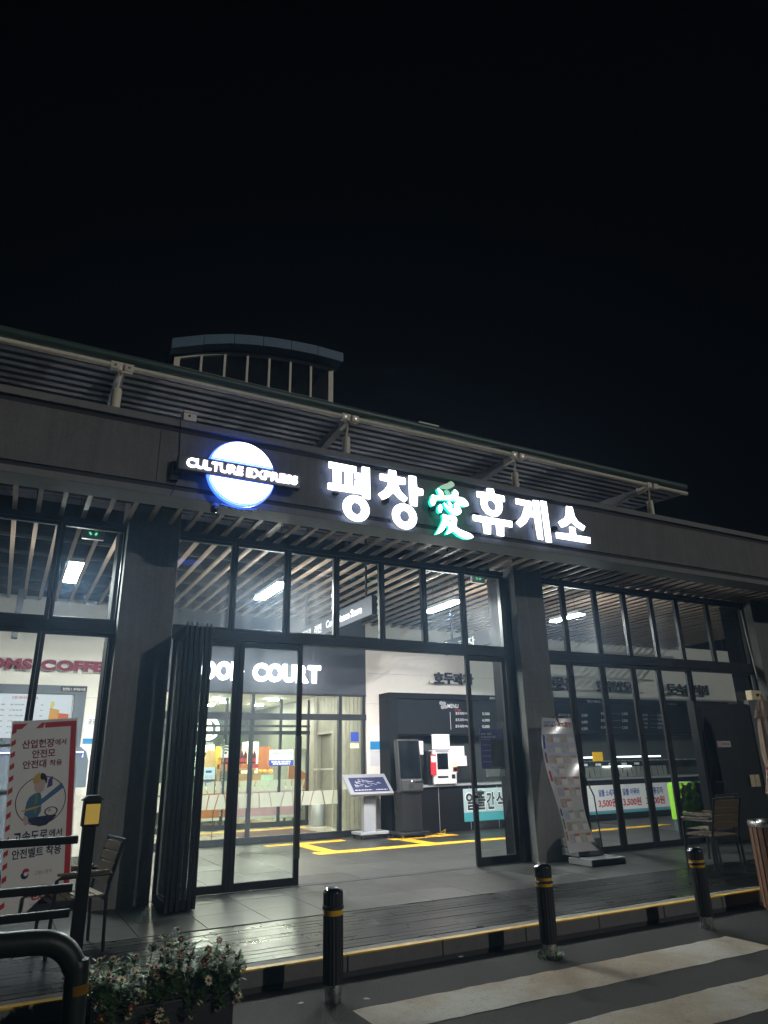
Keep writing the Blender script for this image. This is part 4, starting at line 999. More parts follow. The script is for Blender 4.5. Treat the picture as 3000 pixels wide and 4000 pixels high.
t = thing('banner', 'teal snack banner with big dark letters hung on the counter behind the glass door', 'banner'); Yp = YB - .14
xa, zt = WI(1808, 3082, Yp); xb = WI(2000, 3082, Yp)[0]; zb = WI(1820, 3210, Yp)[1]
PALET = pm('pale_teal_print', (.40, .52, .53), .6, .1, 3, 0)
plate(FR((0, Yp, 0)), xa, xb, zb, zt, PALET, t, 'sheet', .004); fr = FR((0, Yp - .0045, 0))
flat(fr, xa, xb, zb, zb + .2, TEAL, t, 'print_band', .001)
ca = [WI(1820, 3140, Yp)[0], WI(1872, 3140, Yp)[0], WI(1897, 3140, Yp)[0], WI(1933, 3140, Yp)[0], WI(1975, 3140, Yp)[0]]
for s, a, b_ in (('알', ca[0], ca[1] - .05), ('뜰', ca[1] - .1, ca[2]), ('간', ca[2] + .03, ca[3]), ('식', ca[3] + .04, ca[4])):
    txt(s, PAPER, t, a - .02, b_ + .02, zb + .23, zt - .07, fr, .05, lift=.0015); txt(s, FRAME2, t, a, b_, zb + .25, zt - .09, fr, .03, lift=.003)
rebase(t, (xa, Yp, zb))
t = thing('banner', 'white price banner with red prices hung along the counter behind the folding leaves', 'banner')
xa, zt = WI(2290, 3070, Yp); xb = WI(2700, 3070, Yp)[0]; zb = WI(2330, 3182, Yp)[1]
plate(FR((0, Yp, 0)), xa, xb, zb, zt, PAPER, t, 'sheet', .004)
flat(fr, xa, xb, zb, zb + .06, TEAL, t, 'print_band', .001); flat(fr, xa, xb, zb + .065, zb + .08, BLUEP, t, 'print_band', .001)
for s, p_, a, b_, c, d in (('알뜰 소세지', '3,500원', 2337, 2400, 2337, 2410), ('알뜰 어묵바', '3,500원', 2432, 2498, 2434, 2506), ('알뜰 통감자', '3,500원', 2522, 2590, 2524, 2598), ('알뜰 핫바', '3,500원', 2617, 2680, 2621, 2690)):
    txt(s, BLUEP, t, WI(a, 3095, Yp)[0], WI(b_, 3095, Yp)[0], zb + .44, zb + .62, fr, .03); txt(p_, RED, t, WI(c, 3135, Yp)[0], WI(d, 3135, Yp)[0], zb + .15, zb + .38, fr, .03)
rebase(t, (xa, Yp, zb))
t, xa, xb, zb, zt, fr = notice('arrow_sign', 2312, 2352, 2938, 2974, 'yellow notice with a red arrow behind the folding leaves', 'notice', REFY, Y=13.5)
dashes(fr, [(xa + .03, xb - .04, zb + .10 + .045 * k) for k in range(3)], ORANGE, t, .001, .016, 3)
B().prism([[(xa + .04, zb + .055), (xa + .10, zb + .09), (xa + .10, zb + .065), (xb - .03, zb + .065), (xb - .03, zb + .04), (xa + .10, zb + .04), (xa + .10, zb + .02)]], 13.4925, 13.4945).build('arrow', RED, t)
B().box((xa + xb) / 2 - .02, (xa + xb) / 2 + .02, 13.51, 13.54, 0, zb).build('stand', FRAME2, t)
# lime cloth hung over a cart behind the last leaf
t = thing('covered_cart', 'dark cart draped with a bright lime green cloth behind the last folding leaf', 'cart')
Yc = 10.9; xa = WI(2645, 3060, Yc)[0]; xb = WI(2712, 3060, Yc)[0]; zt = WI(2660, 3060, Yc)[1]; zb = WI(2700, 3220, Yc)[1]
b = B(); n, m = 16, 30
V = [[(xa + (xb - xa + .18 * (j / m)) * i / n, Yc + .02 * math.sin(i * 1.3 + j * .35) + .018 * math.sin(j * 1.05 + i * .5), zt + (zb - zt) * j / m - .08 * (i / n) * (j / m)) for i in range(n + 1)] for j in range(m + 1)]
b.add([p for r_ in V for p in r_], [(j * (n + 1) + i, j * (n + 1) + i + 1, (j + 1) * (n + 1) + i + 1, (j + 1) * (n + 1) + i) for j in range(m) for i in range(n)])
b.build('cloth', LIME, t, smooth=True)
B().box(xa - .02, xb + .45, Yc + .06, Yc + .22, .12, zt - .01).build('cart', pm('dark_green_cart', (.03, .05, .05), .5, .1), t, bevel=.01)
B().box(xa - .03, xb + .3, Yc + .05, Yc + .23, zt - .009, zt + .01).build('top', LIME, t); B().box(xa - .04, xa - .025, Yc + .05, Yc + .23, zb + .1, zt - .01).build('side_cloth', LIME, t)
rebase(t, (xa, Yc, 0))
# tactile paving in the corridor
tac = struct(B().box(8.7, 15.0, 13.25, 13.50, .001, .009).build('tactile_paving', YELT))
for i, (a, b_, c, d) in enumerate(((5.2, 7.0, 15.15, 15.42), (5.75, 6.05, 13.6, 15.149), (5.55, 8.69, 13.25, 13.55), (7.9, 9.6, 14.62, 14.9), (8.0, 8.3, 13.551, 14.619))):
    B().box(a, b_, c, d, .001, .0085).build('tactile_tile', YELT, tac)
b = B()
for (a, b_, c, d) in ((5.2, 7.0, 15.15, 15.42), (5.55, 9.6, 13.25, 13.5), (7.9, 9.6, 14.62, 14.9)):
    x = a + .03
    while x < b_:
        y = c + .03
        while y < d: b.lathe((x, y, .0086), [(.016, 0), (.011, .005)], 6); y += .06
        x += .06
b.build('tactile_dots', YELT, tac, kind='stuff')
b = B()
for x0 in (5.78, 5.85, 5.92, 5.99, 8.03, 8.10, 8.17, 8.24): b.box(x0, x0 + .03, 13.6, 15.1 if x0 < 7 else 14.6, .0086, .0125)
b.build('tactile_bars', YELT, tac)

# ================================================================== STORE INSIDE
for k, (x, y) in enumerate(((3.8, 20.9), (5.5, 21.0), (7.2, 20.9), (4.0, 23.0), (5.8, 23.2), (7.4, 23.0), (4.2, 17.9), (6.6, 17.9), (5.4, 25.0))):
    t = thing('downlight', 'round warm downlight in the store ceiling', 'lamp', 'store downlights')
    B().lathe((x, y, 3.49), [(.19, .028), (.19, .0)], 20).build('ring', WHITE, t); B().lathe((x, y, 3.472), [(.16, 0), (.165, .017)], 20).build('lens', WARM, t); rebase(t, (x, y, 3.49))
t = thing('exit_sign', 'green exit sign hanging from the store ceiling', 'exit sign'); p = at(879, 2730, 21.0)
B().box(p.x - .14, p.x + .14, 21.0, 21.05, p.z - .13, p.z + .13).build('case', GREENX, t); B().box(p.x - .05, p.x + .03, 20.994, 20.999, p.z - .09, p.z + .09).build('running_symbol', PAPER, t); rebase(t, (p.x, 21.0, p.z))
# ramen corner
t = thing('ramen_counter', 'dark ramen corner wall with a round white emblem inside the store', 'counter'); Yr = 22.6
p = at(812, 2845, Yr)
RW = pm('dark_green_board', (.035, .045, .045), .5, .08)
B().box(2.6, p.x + .48, Yr, Yr + .2, 0, 3.0).build('wall', RW, t)
B().prism([circ(p.x, p.z, .36, .36), circ(p.x + .04, p.z - .02, .22, .26, 40)[::-1]], Yr - .05, Yr - .001).build('emblem_ring', MENUW2, t)
B().prism([smooth_loop([(p.x - .16, p.z - .2), (p.x + .2, p.z - .24), (p.x + .12, p.z + .02), (p.x + .08, p.z + .2), (p.x - .04, p.z + .24), (p.x - .08, p.z)], 2)], Yr - .05, Yr - .001).build('emblem_shape', MENUW2, t)
fr = FR((0, Yr, 0)); a = at(795, 2888, Yr); c = at(818, 2875, Yr); txt('라면', MENUW2, t, a.x, c.x, a.z, c.z, fr, .02)
a = at(788, 2907, Yr); c = at(832, 2899, Yr); txt('한우네 휴게음식점', PAPER, t, a.x, c.x, a.z, c.z, fr, .01)
for y0, y1 in ((2910, 2938), (2955, 2995), (3005, 3030)):
    a = at(786, y1, Yr - .02); c = at(838, y0, Yr - .02); B().box(a.x - .3, c.x, Yr - .03, Yr - .004, a.z, c.z).build('menu_light', MENUW2, t)
rebase(t, (3.6, Yr, 0))
# back board with menu cards
t = thing('shop_board', 'olive back board with pale lettering deep inside the store', 'sign'); Yb = 26.45
fr = FR((0, Yb - .01, 0)); a = at(1038, 2870, Yb); c = at(1080, 2852, Yb)
B().box(a.x - .6, c.x + 1.2, Yb - .009, Yb + .09, a.z - 1.3, c.z + .6).build('board', RW, t)
txt('228 떡볶이 먹자골목', MENUW2, t, a.x, c.x, a.z, c.z, fr, .02)
for k in range(5):
    q = at(1036 + k * 11, 2895, Yb); B().box(q.x - .09, q.x + .05, Yb - .03, Yb - .012, q.z - .02, q.z + .05).build('menu_card', PAPER, t)
    q = at(1036 + k * 11, 2905, Yb); B().prism([[(q.x - .1, q.z + .06), (q.x - .1, q.z - .04), (q.x - .02, q.z - .1), (q.x + .05, q.z - .04), (q.x + .05, q.z + .06)][::-1]], Yb - .03, Yb - .012).build('menu_card', GREYP, t)
rebase(t, (6, Yb, 2))
# goods table with bottles and boxes
Ytb = 22.0
pt = at(935, 3000, Ytb)
t = thing('goods_table', 'wooden goods table with shelves behind the entrance glass', 'table')
xa = at(850, 3005, Ytb).x; xb = at(1000, 3005, Ytb).x; zt = at(900, 3003, Ytb).z
B().box(xa, xb, Ytb, Ytb + .5, zt - .06, zt).build('top', TAN, t, bevel=.006); B().box(xa, xb, Ytb + .1, Ytb + .5, .5, .55).build('shelf', TAN, t, bevel=.006)
for xx in (xa + .03, xb - .09): B().box(xx, xx + .06, Ytb + .04, Ytb + .46, 0, zt - .061).build('leg', TAN, t)
rebase(t, (xa, Ytb, 0))
COLA = pm('dark_red_bottle', (.10, .01, .01), .15, .1); REDC = pm('red_cap', (.65, .02, .05), .4, .05)
for k in range(8):
    bt = thing('bottle', 'dark bottle with a red cap on the goods table', 'bottle', 'bottles on the goods table'); xx = xa + .22 + k * .145; yy = Ytb + .22 + (k % 2) * .1
    B().lathe((xx, yy, zt + .13), [(.055, 0), (.06, .02), (.06, .2), (.052, .28), (.03, .34)], 12).build('body', COLA, bt, smooth=True); B().lathe((xx, yy, zt + .13), [(.062, .06), (.062, .17)], 12).build('label_band', RED, bt)
    B().lathe((xx, yy, zt + .13), [(.032, .341), (.032, .38)], 10).build('cap', REDC, bt); rebase(bt, (xx, yy, zt + .13))
for k in range(4):
    o = B().box(xa + .15 + k * .3, xa + .42 + k * .3, Ytb + .12, Ytb + .42, zt + .001, zt + .128).build('carton', (ORANGE, TAN, ORANGE, RED)[k], bevel=.006)
    tag(o, 'small orange and brown carton under the bottles', 'box', 'cartons on the goods table')
for k in range(5):
    px_ = 803 + k * 10
    p = at(px_, 2990, 21.8); q = B(); z0 = at(805, 3040, 21.8).z; z1 = at(805 + k * 9, 2925, 21.8).z
    q.prism([smooth_loop([(p.x - .05, z0), (p.x + .07, z0), (p.x + .09, z1 - .3), (p.x + .06, z1), (p.x + .02, z1), (p.x - .05, z1 - .3)], 1)], 21.75 + k * .05, 21.79 + k * .05)
    tag(q.build('snack_pack', (pm('tan_snack_pack', (.62, .40, .16), .4, .2), pm('yellow_snack_pack', (.8, .5, .05), .4, .2))[k > 3]), 'tall golden snack pack hanging on the rack', 'snack pack', 'hanging snack packs')
for k in range(6):
    p = at(858 + (k % 3) * 11, 2935 + (k // 3) * 25, 22.25)
    tag(B().box(p.x - .12, p.x + .1, 22.25 + k * .02, 22.31 + k * .02, p.z - .2, p.z + .15).build('snack_pack', pm('yellow_snack_pack', (.8, .5, .05), .4, .2), bevel=.02), 'yellow snack bag behind the post', 'snack pack', 'hanging snack bags')
# freezers and carts
def freezer(xc, yc, wx, wy, z1, panel, lab, front):
    t = thing('display_freezer', lab, 'freezer')
    B().box(xc - wx / 2, xc + wx / 2, yc, yc + wy, .16, z1).build('body', WHITE, t, bevel=.02)
    B().box(xc - wx / 2 + .06, xc + wx / 2 - .06, yc - .006, yc - .001, .24, z1 - .08).build('front_panel', panel, t)
    B().box(xc - wx / 2 - .006, xc - wx / 2 - .001, yc + .08, yc + wy - .08, .24, z1 - .08).build('side_panel', front, t)
    B().box(xc - wx / 2 + .04, xc + wx / 2 - .04, yc + .04, yc + wy - .04, z1, z1 + .06).build('glass_lid', G_CLEAN, t)
    for sx in (-wx / 2 + .1, wx / 2 - .1):
        for sy in (.08, wy - .08): B().lathe((0, 0, -.02), [(.065, 0), (.065, .04)], 12).build('caster', BLACK, t, frame=FR((xc + sx, yc + sy, .072), (0, 1, .0)))
    rebase(t, (xc, yc, 0)); return t
p = at(1000, 3175, 20.6)
fz = freezer(p.x + .25, 20.6, 2.0, .9, 1.0, PINK, 'white freezer with a pink front panel on casters inside the entrance', pm('green_yellow_side', (.5, .5, .2), .5, .3))
B().lathe((0, 0, 0), [(.13, 0), (.13, .004)], 14).build('green_spot', GREENP, fz, frame=Matrix.Translation(-Vector(fz.location)) @ FR((p.x + .55, 20.592, .72)))
p = at(848, 3170, 20.9); freezer(p.x - .1, 20.9, .95, .8, 1.05, ORANGE, 'white cabinet with an orange front panel left of the pink freezer', TAN)
t = thing('wooden_bench', 'low plywood bench at the left edge of the entrance view', 'bench'); p = at(790, 3190, 20.8)
B().box(p.x - .7, p.x + .35, 21.4, 22.0, .1, .78).build('body', TAN, t, bevel=.01); B().box(p.x - .72, p.x + .37, 21.38, 22.02, .781, .82).build('top', TAN, t, bevel=.006); rebase(t, (p.x, 21.6, 0))
t = thing('snack_stall', 'tall orange stall with glowing snack cases inside the store', 'stall'); p = at(1060, 3000, 23.6)
B().box(p.x - .9, p.x + 1.0, 23.6, 24.5, 0, 1.35).build('counter', TAN, t, bevel=.01); B().box(p.x - .55, p.x + .2, 23.9, 23.95, 1.36, 2.2).build('back_panel', ORANGE, t)
B().box(p.x - .9, p.x - .45, 23.65, 24.1, 1.36, 2.35).build('glowing_case', em('golden_case', (1.0, .78, .35), 1.5), t, bevel=.02)
for k in range(10): 
    a = random.uniform(0, 1.4); B().lathe((p.x - .5 + a, 23.7 + random.random() * .2, 1.351), [(.10, 0), (.12, .05), (.06, .13)], 8).build('snack_heap', pm('golden_snack', (.75, .42, .08), .5, .3), t, smooth=True)
B().box(p.x - .35, p.x + .1, 23.58, 23.595, .95, 1.3).build('price_panel', pm('mint_panel', (.5, .72, .6), .5, .1), t)
B().box(p.x + .2, p.x + .8, 23.58, 23.595, .3, .9).build('picture_panel', pm('peach_panel', (.75, .4, .3), .5, .3), t)
rebase(t, (p.x, 24.0, 0))
t = thing('banner_stand', 'white and orange banner stand behind the inner glazing', 'banner'); p = at(1182, 2990, 20.7)
B().box(p.x - .45, p.x + .5, 20.7, 20.72, .9, 2.05).build('sheet', PAPER, t); B().prism([[(p.x - .45, .92), (p.x + .5, .92), (p.x + .5, 1.75), (p.x + .1, 1.35), (p.x - .45, 1.65)]], 20.69, 20.697).build('orange_print', ORANGE, t)
B().tube([(p.x, 20.74, 0), (p.x, 20.74, 2.0)], .02, 8).build('pole', STEEL, t); rebase(t, (p.x, 20.7, 0))
t = thing('covered_stool', 'pale grey covered stool beside the right vestibule glass', 'stool'); p = at(1228, 3190, 19.3)
B().lathe((p.x + .12, 19.3, .01), [(.2, 0), (.22, .1), (.21, .32), (.18, .5), (.1, .6), (.03, .63)], 20).build('cover', GREYM, t, smooth=True); B().lathe((p.x + .12, 19.3, .645), [(.05, 0), (.06, .05), (.02, .1)], 12).build('knob', GREYM, t, smooth=True); rebase(t, (p.x + .12, 19.3, 0))
# signs on the glass
t = thing('wifi_sign', 'white wireless internet sign on the sliding door glass', 'sign'); a = at(862, 2960, YV - .02); c = at(902, 2908, YV - .02)
fr = FR((0, YV - .02, 0)); plate(fr, a.x, c.x, a.z, c.z, PAPER, t, 'plate', .006, 0, .0)
cx2, cz2 = (a.x + c.x) / 2, a.z + (c.z - a.z) * .36
b = B(); b.prism([circ(cx2, cz2, .035, .035, 16)], YV - .032, YV - .028)
for r_ in (.10, .17, .24):
    o_ = circ(cx2, cz2, r_, r_, 20, R(45), R(135)); i_ = circ(cx2, cz2, r_ - .035, r_ - .035, 20, R(45), R(135))
    b.prism([o_ + i_[::-1]], YV - .032, YV - .028)
b.build('wifi_symbol', FRAME2, t); rebase(t, (a.x, YV, a.z))
t = thing('glass_notice', 'white and blue air quality notice on the entrance glass', 'notice'); Yn = YI - .03
a = at(1050, 2992, Yn); c = at(1146, 2928, Yn); W_, H_ = c.x - a.x, c.z - a.z
fr = FR((0, Yn, 0)); plate(fr, a.x, c.x, a.z, c.z, PAPER, t, 'sheet', .004); fr = FR((0, Yn - .0045, 0))
flat(fr, a.x, c.x, a.z, a.z + .36 * H_, BLUEP, t, 'print_band', .001)
txt('미세먼지 안심지역', GREENP, t, a.x + .08 * W_, c.x - .06 * W_, a.z + .66 * H_, a.z + .86 * H_, fr, .02); txt('365일 맑고 깨끗한 공기', GREYP, t, a.x + .08 * W_, c.x - .1 * W_, a.z + .44 * H_, a.z + .56 * H_, fr, 0)
dashes(FR((0, Yn - .006, 0)), [(a.x + .1 * W_, c.x - .1 * W_, a.z + .2 * H_), (a.x + .16 * W_, c.x - .14 * W_, a.z + .07 * H_)], PAPER, t, .001, .035, 5)
rebase(t, (a.x, Yn, a.z))
t = thing('floor_sign', 'pale blue notice on a thin black stand inside the entrance', 'sign stand'); Yn = 16.6
a = at(791, 3045, Yn); c = at(842, 2996, Yn)
fr = FR((0, Yn, 0)); plate(fr, a.x, c.x, a.z, c.z, pm('pale_blue_paper', (.55, .68, .78), .6, .04), t, 'sheet', .006); fr = FR((0, Yn - .0065, 0))
flat(fr, a.x + .06, c.x - .08, c.z - .12, c.z - .07, BLUEP, t, 'print_band', .001); txt('맛있는 휴게소', GREYP, t, a.x + .05, c.x - .05, c.z - .26, c.z - .17, fr, .01); dashes(fr, [(a.x + .08, c.x - .08, c.z - .33)], BLUEP, t, .001, .03, 2)
B().box(a.x - .015, a.x, Yn, Yn + .015, .02, c.z).build('stand', BLACK, t); B().box(c.x, c.x + .015, Yn, Yn + .015, .02, c.z).build('stand', BLACK, t); B().box(a.x - .03, c.x + .03, Yn - .12, Yn + .15, .007, .022).build('base', BLACK, t); rebase(t, (a.x, Yn, 0))

# ================================================================== TERRACE THINGS
def bollard(x, y, lab, lean=(0, 0), two=True):
    t = thing('bollard', lab, 'bollard', 'bollards along the kerb'); n = 40; H_ = .80; r0 = .083
    def ribbed(z0, z1, r_, nm, m):
        b = B(); k = 36; vs_ = []
        for z in (z0, z1):
            for j in range(k):
                a = 2 * math.pi * j / k; rr_ = r_ * (1.0 if j % 2 else .945); vs_.append((rr_ * math.cos(a), rr_ * math.sin(a), z))
        b.add(vs_, [(j, (j + 1) % k, k + (j + 1) % k, k + j) for j in range(k)] + [tuple(reversed(range(k))), tuple(range(k, 2 * k))])
        return b.build(nm, m, t)
    B().lathe((0, 0, 0), [(.066, -.02), (.066, .125)], n).build('steel_foot', STEEL, t, smooth=True)
    ribbed(.125, .605, r0, 'sleeve', BLACKR)
    if two:
        for z0, z1 in ((.606, .632), (.656, .682)): B().lathe((0, 0, 0), [(r0 - .004, z0), (r0 - .002, z1)], n).build('yellow_band', REFY, t, smooth=True)
        B().lathe((0, 0, 0), [(r0 - .002, .6325), (r0 + .004, .638), (r0 + .004, .650), (r0 - .002, .6555)], n).build('ring', BLACKR, t, smooth=True)
    else:
        B().lathe((0, 0, 0), [(r0 - .004, .606), (r0 - .002, .645)], n).build('yellow_band', REFY, t, smooth=True)
        B().lathe((0, 0, 0), [(r0 - .002, .6455), (r0 + .006, .652), (r0 + .006, .672), (r0 - .004, .682)], n).build('ring', BLACKR, t, smooth=True)
    ribbed(.6825, .772, r0, 'head', BLACKR)
    B().lathe((0, 0, 0), [(r0, .7725), (r0 - .004, .785), (r0 - .03, .803), (r0 - .034, .80), (.0, .80)], n).build('cap', pm('chrome_cap', (.5, .5, .52), .1, .05, 6, 0, metal=1.), t, smooth=True)
    t.location = (x, y, ZA); t.rotation_euler = (R(lean[0]), R(lean[1]), random.uniform(0, 1)); return t
bp = [atz(1301, 3912, ZA), atz(2150, 3742, ZA), atz(2765, 3628, ZA)]
bollard(bp[0].x, bp[0].y, 'black ribbed bollard with a single yellow band, nearest to the flower planter', (0, -.5), False)
bollard(bp[1].x, bp[1].y, 'black bollard with two yellow bands in the middle of the kerb', (0, .3))
bollard(bp[2].x, bp[2].y, 'black bollard with two yellow bands nearest to the wooden bin', (0, -1.5))
# discount banner on a weighted foot by the right pillar
t = thing('banner_stand', 'tall discount banner curling on a stand in front of the right pillar', 'banner')
Yb0 = 9.2
c0 = at(2117, 2803, 9.55); c1 = at(2235, 2806, 9.50); d0 = at(2226, 3332, 8.95); d1 = at(2341, 3322, 8.90)
n, m = 12, 40; bez = []
for j in range(m + 1):
    v = j / m
    for i in range(n + 1):
        u = i / n; p = (c0 * (1 - u) + c1 * u) * (1 - v) + (d0 * (1 - u) + d1 * u) * v
        bow = math.sin(math.pi * v); p = p + Vector((-.03 * bow, .10 * bow - .05 * math.sin(2 * math.pi * v) * (u - .5) + .03 * math.sin(v * 7 + u * 2), 0))
        bez.append(p)
def bp_(u, v, lift):
    i = min(int(u * n), n - 1); j = min(int(v * m), m - 1); fu, fv = u * n - i, v * m - j
    g = lambda a, b_: bez[b_ * (n + 1) + a]
    p = (g(i, j) * (1 - fu) + g(i + 1, j) * fu) * (1 - fv) + (g(i, j + 1) * (1 - fu) + g(i + 1, j + 1) * fu) * fv
    return p + Vector((0, -lift, lift * .3))
B().add(bez, [(j * (n + 1) + i, (j + 1) * (n + 1) + i, (j + 1) * (n + 1) + i + 1, j * (n + 1) + i + 1) for j in range(m) for i in range(n)]).build('sheet', pm('glossy_banner_vinyl', (.66, .65, .66), .22, .05, 4, .02, coat=.3), t, smooth=True)
def patch(u0, u1, v0, v1, mat, nm='print_block', lift=.004):
    b = B(); k = 4
    vs_ = [bp_(u0 + (u1 - u0) * i / k, v0 + (v1 - v0) * j / k, lift) for j in range(k + 1) for i in range(k + 1)]
    b.add(vs_, [(j * (k + 1) + i, (j + 1) * (k + 1) + i, (j + 1) * (k + 1) + i + 1, j * (k + 1) + i + 1) for j in range(k) for i in range(k)]); return b.build(nm, mat, t)
def btxt(s, u0, u1, v0, v1, mat, bold=.02):
    vs_, fs = text_verts(s, bold, 3); xs2 = [p.x for p in vs_]; ys2 = [p.y for p in vs_]; x0, x1_, y0, y1_ = min(xs2), max(xs2), min(ys2), max(ys2)
    B().add([bp_(u0 + (p.x - x0) / (x1_ - x0) * (u1 - u0), v1 + (p.y - y0) / (y1_ - y0) * (v0 - v1), .005) for p in vs_], fs).build('lettering', mat, t)
btxt('고속도로 휴게소 영수증', .06, .44, .028, .048, BLUEP); btxt('관광지 제출시', .06, .45, .053, .075, BLK); btxt('~60%할인', .46, .97, .03, .075, RED)
pc = [pm('faded_brown_picture', (.44, .34, .31), .5, .6, 14, 0), pm('faded_green_picture', (.47, .48, .43), .5, .6, 14, 0), pm('faded_blue_picture', (.45, .46, .54), .5, .6, 14, 0), pm('faded_tan_picture', (.54, .49, .45), .5, .6, 14, 0)]
HD = [LILAC, LILAC, pm('faded_tan_head', (.5, .38, .3)), pm('faded_tan_head', (.5, .38, .3)), pm('faded_red_head', (.55, .22, .24)), MATS['faded_red_head'], MATS['faded_red_head'], GREYP, pm('faded_green_head', (.4, .5, .36)), ORANGE]
patch(.02, .98, .13, .30, LILAC, 'print_field', .002)
for r_ in range(10):
    v = .14 + r_ * .082
    for c_ in range(2):
        if (r_, c_) in ((3, 1), (6, 1)): continue
        u = .16 + c_ * .42
        patch(u, u + .19, v, v + .06, pc[(r_ * 2 + c_ * 3) % 4], 'picture'); patch(u + .20, u + .38, v, v + .018, HD[r_], 'heading'); patch(u + .20, u + .38, v + .02, v + .06, pm('pale_caption', (.70, .69, .66), .4, .15, 20, 0), 'caption')
for v, h_, m_ in ((.14, .11, BLUEP), (.28, .08, pm('faded_maroon', (.22, .1, .14))), (.42, .08, RED), (.70, .05, PURPLE), (.77, .07, GREENP), (.86, .06, ORANGE)): patch(.04, .10, v, v + h_, m_, 'side_tab')
B().tube([c0 + Vector((0, .02, .01)), c1 + Vector((0, .02, .01))], .008, 6).build('top_rod', STEEL, t)
pm_ = (c0 + c1) / 2
B().tube([pm_ + Vector((0, .02, 0)), (9.02, 9.5, 1.0), (9.0, 9.42, .15)], .012, 8).build('pole', BLACK, t)
FT = pm('dark_concrete_foot', (.10, .11, .11), .8, .2, 8, .2)
B().box(8.42, 9.15, 9.08, 9.62, .002, .10).build('foot_slab', FT, t, bevel=.015); B().box(8.50, 9.05, 9.45, 9.85, .101, .22).build('foot_block', FT, t, bevel=.015); B().box(8.50, 9.05, 9.47, 9.87, .23, .36).build('foot_block', FT, t, bevel=.015)
rebase(t, (8.9, 9.3, 0))
# red bordered safety banner
t = thing('banner_stand', 'white safety banner with red striped border leaning behind the railing', 'banner')
Yb = 8.2; TL, TR, BR_, BL_ = at(42, 2820, Yb), at(303, 2804, Yb), at(265, 3538, Yb), at(-8, 3585, Yb)
TL = BL_ + (TL - BL_); Uv = ((TR - TL) + (BR_ - BL_)) * .5; Vv = ((TL - BL_) + (TR - BR_)) * .5; O_ = BL_
fr = Matrix((Uv, Vv, Vector((0, -1, 0)))).transposed().to_4x4(); fr.translation = O_
BN = pm('banner_vinyl', (.80, .78, .76), .55, .05, 4, .02)
B().box(0, 1, 0, 1, -.006, 0).build('sheet', BN, t, frame=fr)
flat(fr, .90, .985, .03, .985, RED, t, 'red_border', .001); flat(fr, .5, .90, .955, .985, RED, t, 'red_border', .001); flat(fr, .55, .90, .03, .05, RED, t, 'red_border', .001)
b = B()
for k in range(15): v = .03 + k * .064; B().quad((.012, v, .001), (.075, v + .014, .001), (.075, v + .040, .001), (.012, v + .026, .001)).build('stripe', RED, t, frame=fr)
B().quad((.02, .955, .001), (.15, .955, .001), (.24, .985, .001), (.02, .985, .001)).build('stripe', RED, t, frame=fr); B().quad((.36, .955, .001), (.47, .955, .001), (.5, .985, .001), (.45, .985, .001)).build('stripe', RED, t, frame=fr)
for s, u0, u1, v0, v1, m_ in (('산업현장', .17, .66, .845, .893, MAROON), ('에서', .67, .84, .852, .888, MAROON), ('안전모', .33, .68, .790, .836, MAROON), ('안전대', .20, .55, .735, .780, MAROON), ('착용', .60, .79, .740, .774, MAROON), ('고속도로', .13, .63, .352, .408, NAVY), ('에서', .65, .84, .362, .402, NAVY), ('안전벨트 착용', .13, .84, .270, .320, NAVY), ('고용노동부', .47, .72, .178, .200, GREYP), ('안전보건공단', .33, .62, .104, .128, GREYP), ('한국도로공사', .42, .63, .028, .042, GREYP)):
    txt(s, m_, t, u0, u1, v0, v1, fr, .025 if m_ is not GREYP else .005)
txt('ex', RED, t, .44, .62, .055, .088, fr, .02)
# picture of a worker and a driver inside a ring
asp = Uv.length / Vv.length
def E2(cu_, cv_, ru, n_=48, a0=0, a1=2 * math.pi): return [(cu_ + ru * math.cos(a0 + (a1 - a0) * i / n_), cv_ + ru * asp * math.sin(a0 + (a1 - a0) * i / n_)) for i in range(n_ + 1)][:n_ if a1 - a0 > 6.28 else n_ + 1]
def shape(l, mat, lift, nm='picture', holes=()):
    if nm == 'picture': l = [(u, .56 + (v - .548) * .72) for u, v in l]; holes = [[(u, .56 + (v - .548) * .72) for u, v in q_] for q_ in holes]
    b = B(); tri = tessellate_polygon([[Vector((u, v, 0)) for u, v in q_] for q_ in [l, *holes]]); F_ = [p for q_ in [l, *holes] for p in q_]
    fs = []
    for q_ in tri:
        a, b_, c = [F_[i] for i in q_]
        fs.append(tuple(q_) if (b_[0] - a[0]) * (c[1] - a[1]) - (b_[1] - a[1]) * (c[0] - a[0]) > 0 else (q_[0], q_[2], q_[1]))
    b.add([(u, v, lift) for u, v in F_], fs); return b.build(nm, mat, t, frame=fr)
cu_, cv_ = .50, .56
shape(E2(cu_, cv_, .375), BLK, .0015, 'ring', [E2(cu_, cv_, .362)[::-1]])
STB = pm('steel_blue_print', (.06, .16, .30), .6, .1); SKIN = pm('pale_skin_print', (.62, .45, .42), .6, .05); HAT = pm('helmet_yellow_print', (.62, .42, .10), .6, .05)
shape(smooth_loop([(.27, .47), (.30, .57), (.42, .61), (.51, .605), (.51, .42), (.28, .42)], 1), STB, .002); shape(smooth_loop([(.51, .605), (.60, .60), (.70, .57), (.76, .49), (.72, .46), (.60, .48), (.51, .44)], 1), PAPER, .002)
shape(smooth_loop([(.39, .70), (.40, .62), (.47, .60), (.54, .62), (.56, .70)], 1), SKIN, .0025); shape(smooth_loop([(.36, .675), (.38, .73), (.44, .755), (.475, .755), (.475, .675)], 1), HAT, .003); shape(smooth_loop([(.475, .755), (.54, .745), (.585, .71), (.57, .66), (.54, .70), (.475, .70)], 1), BLK, .003)
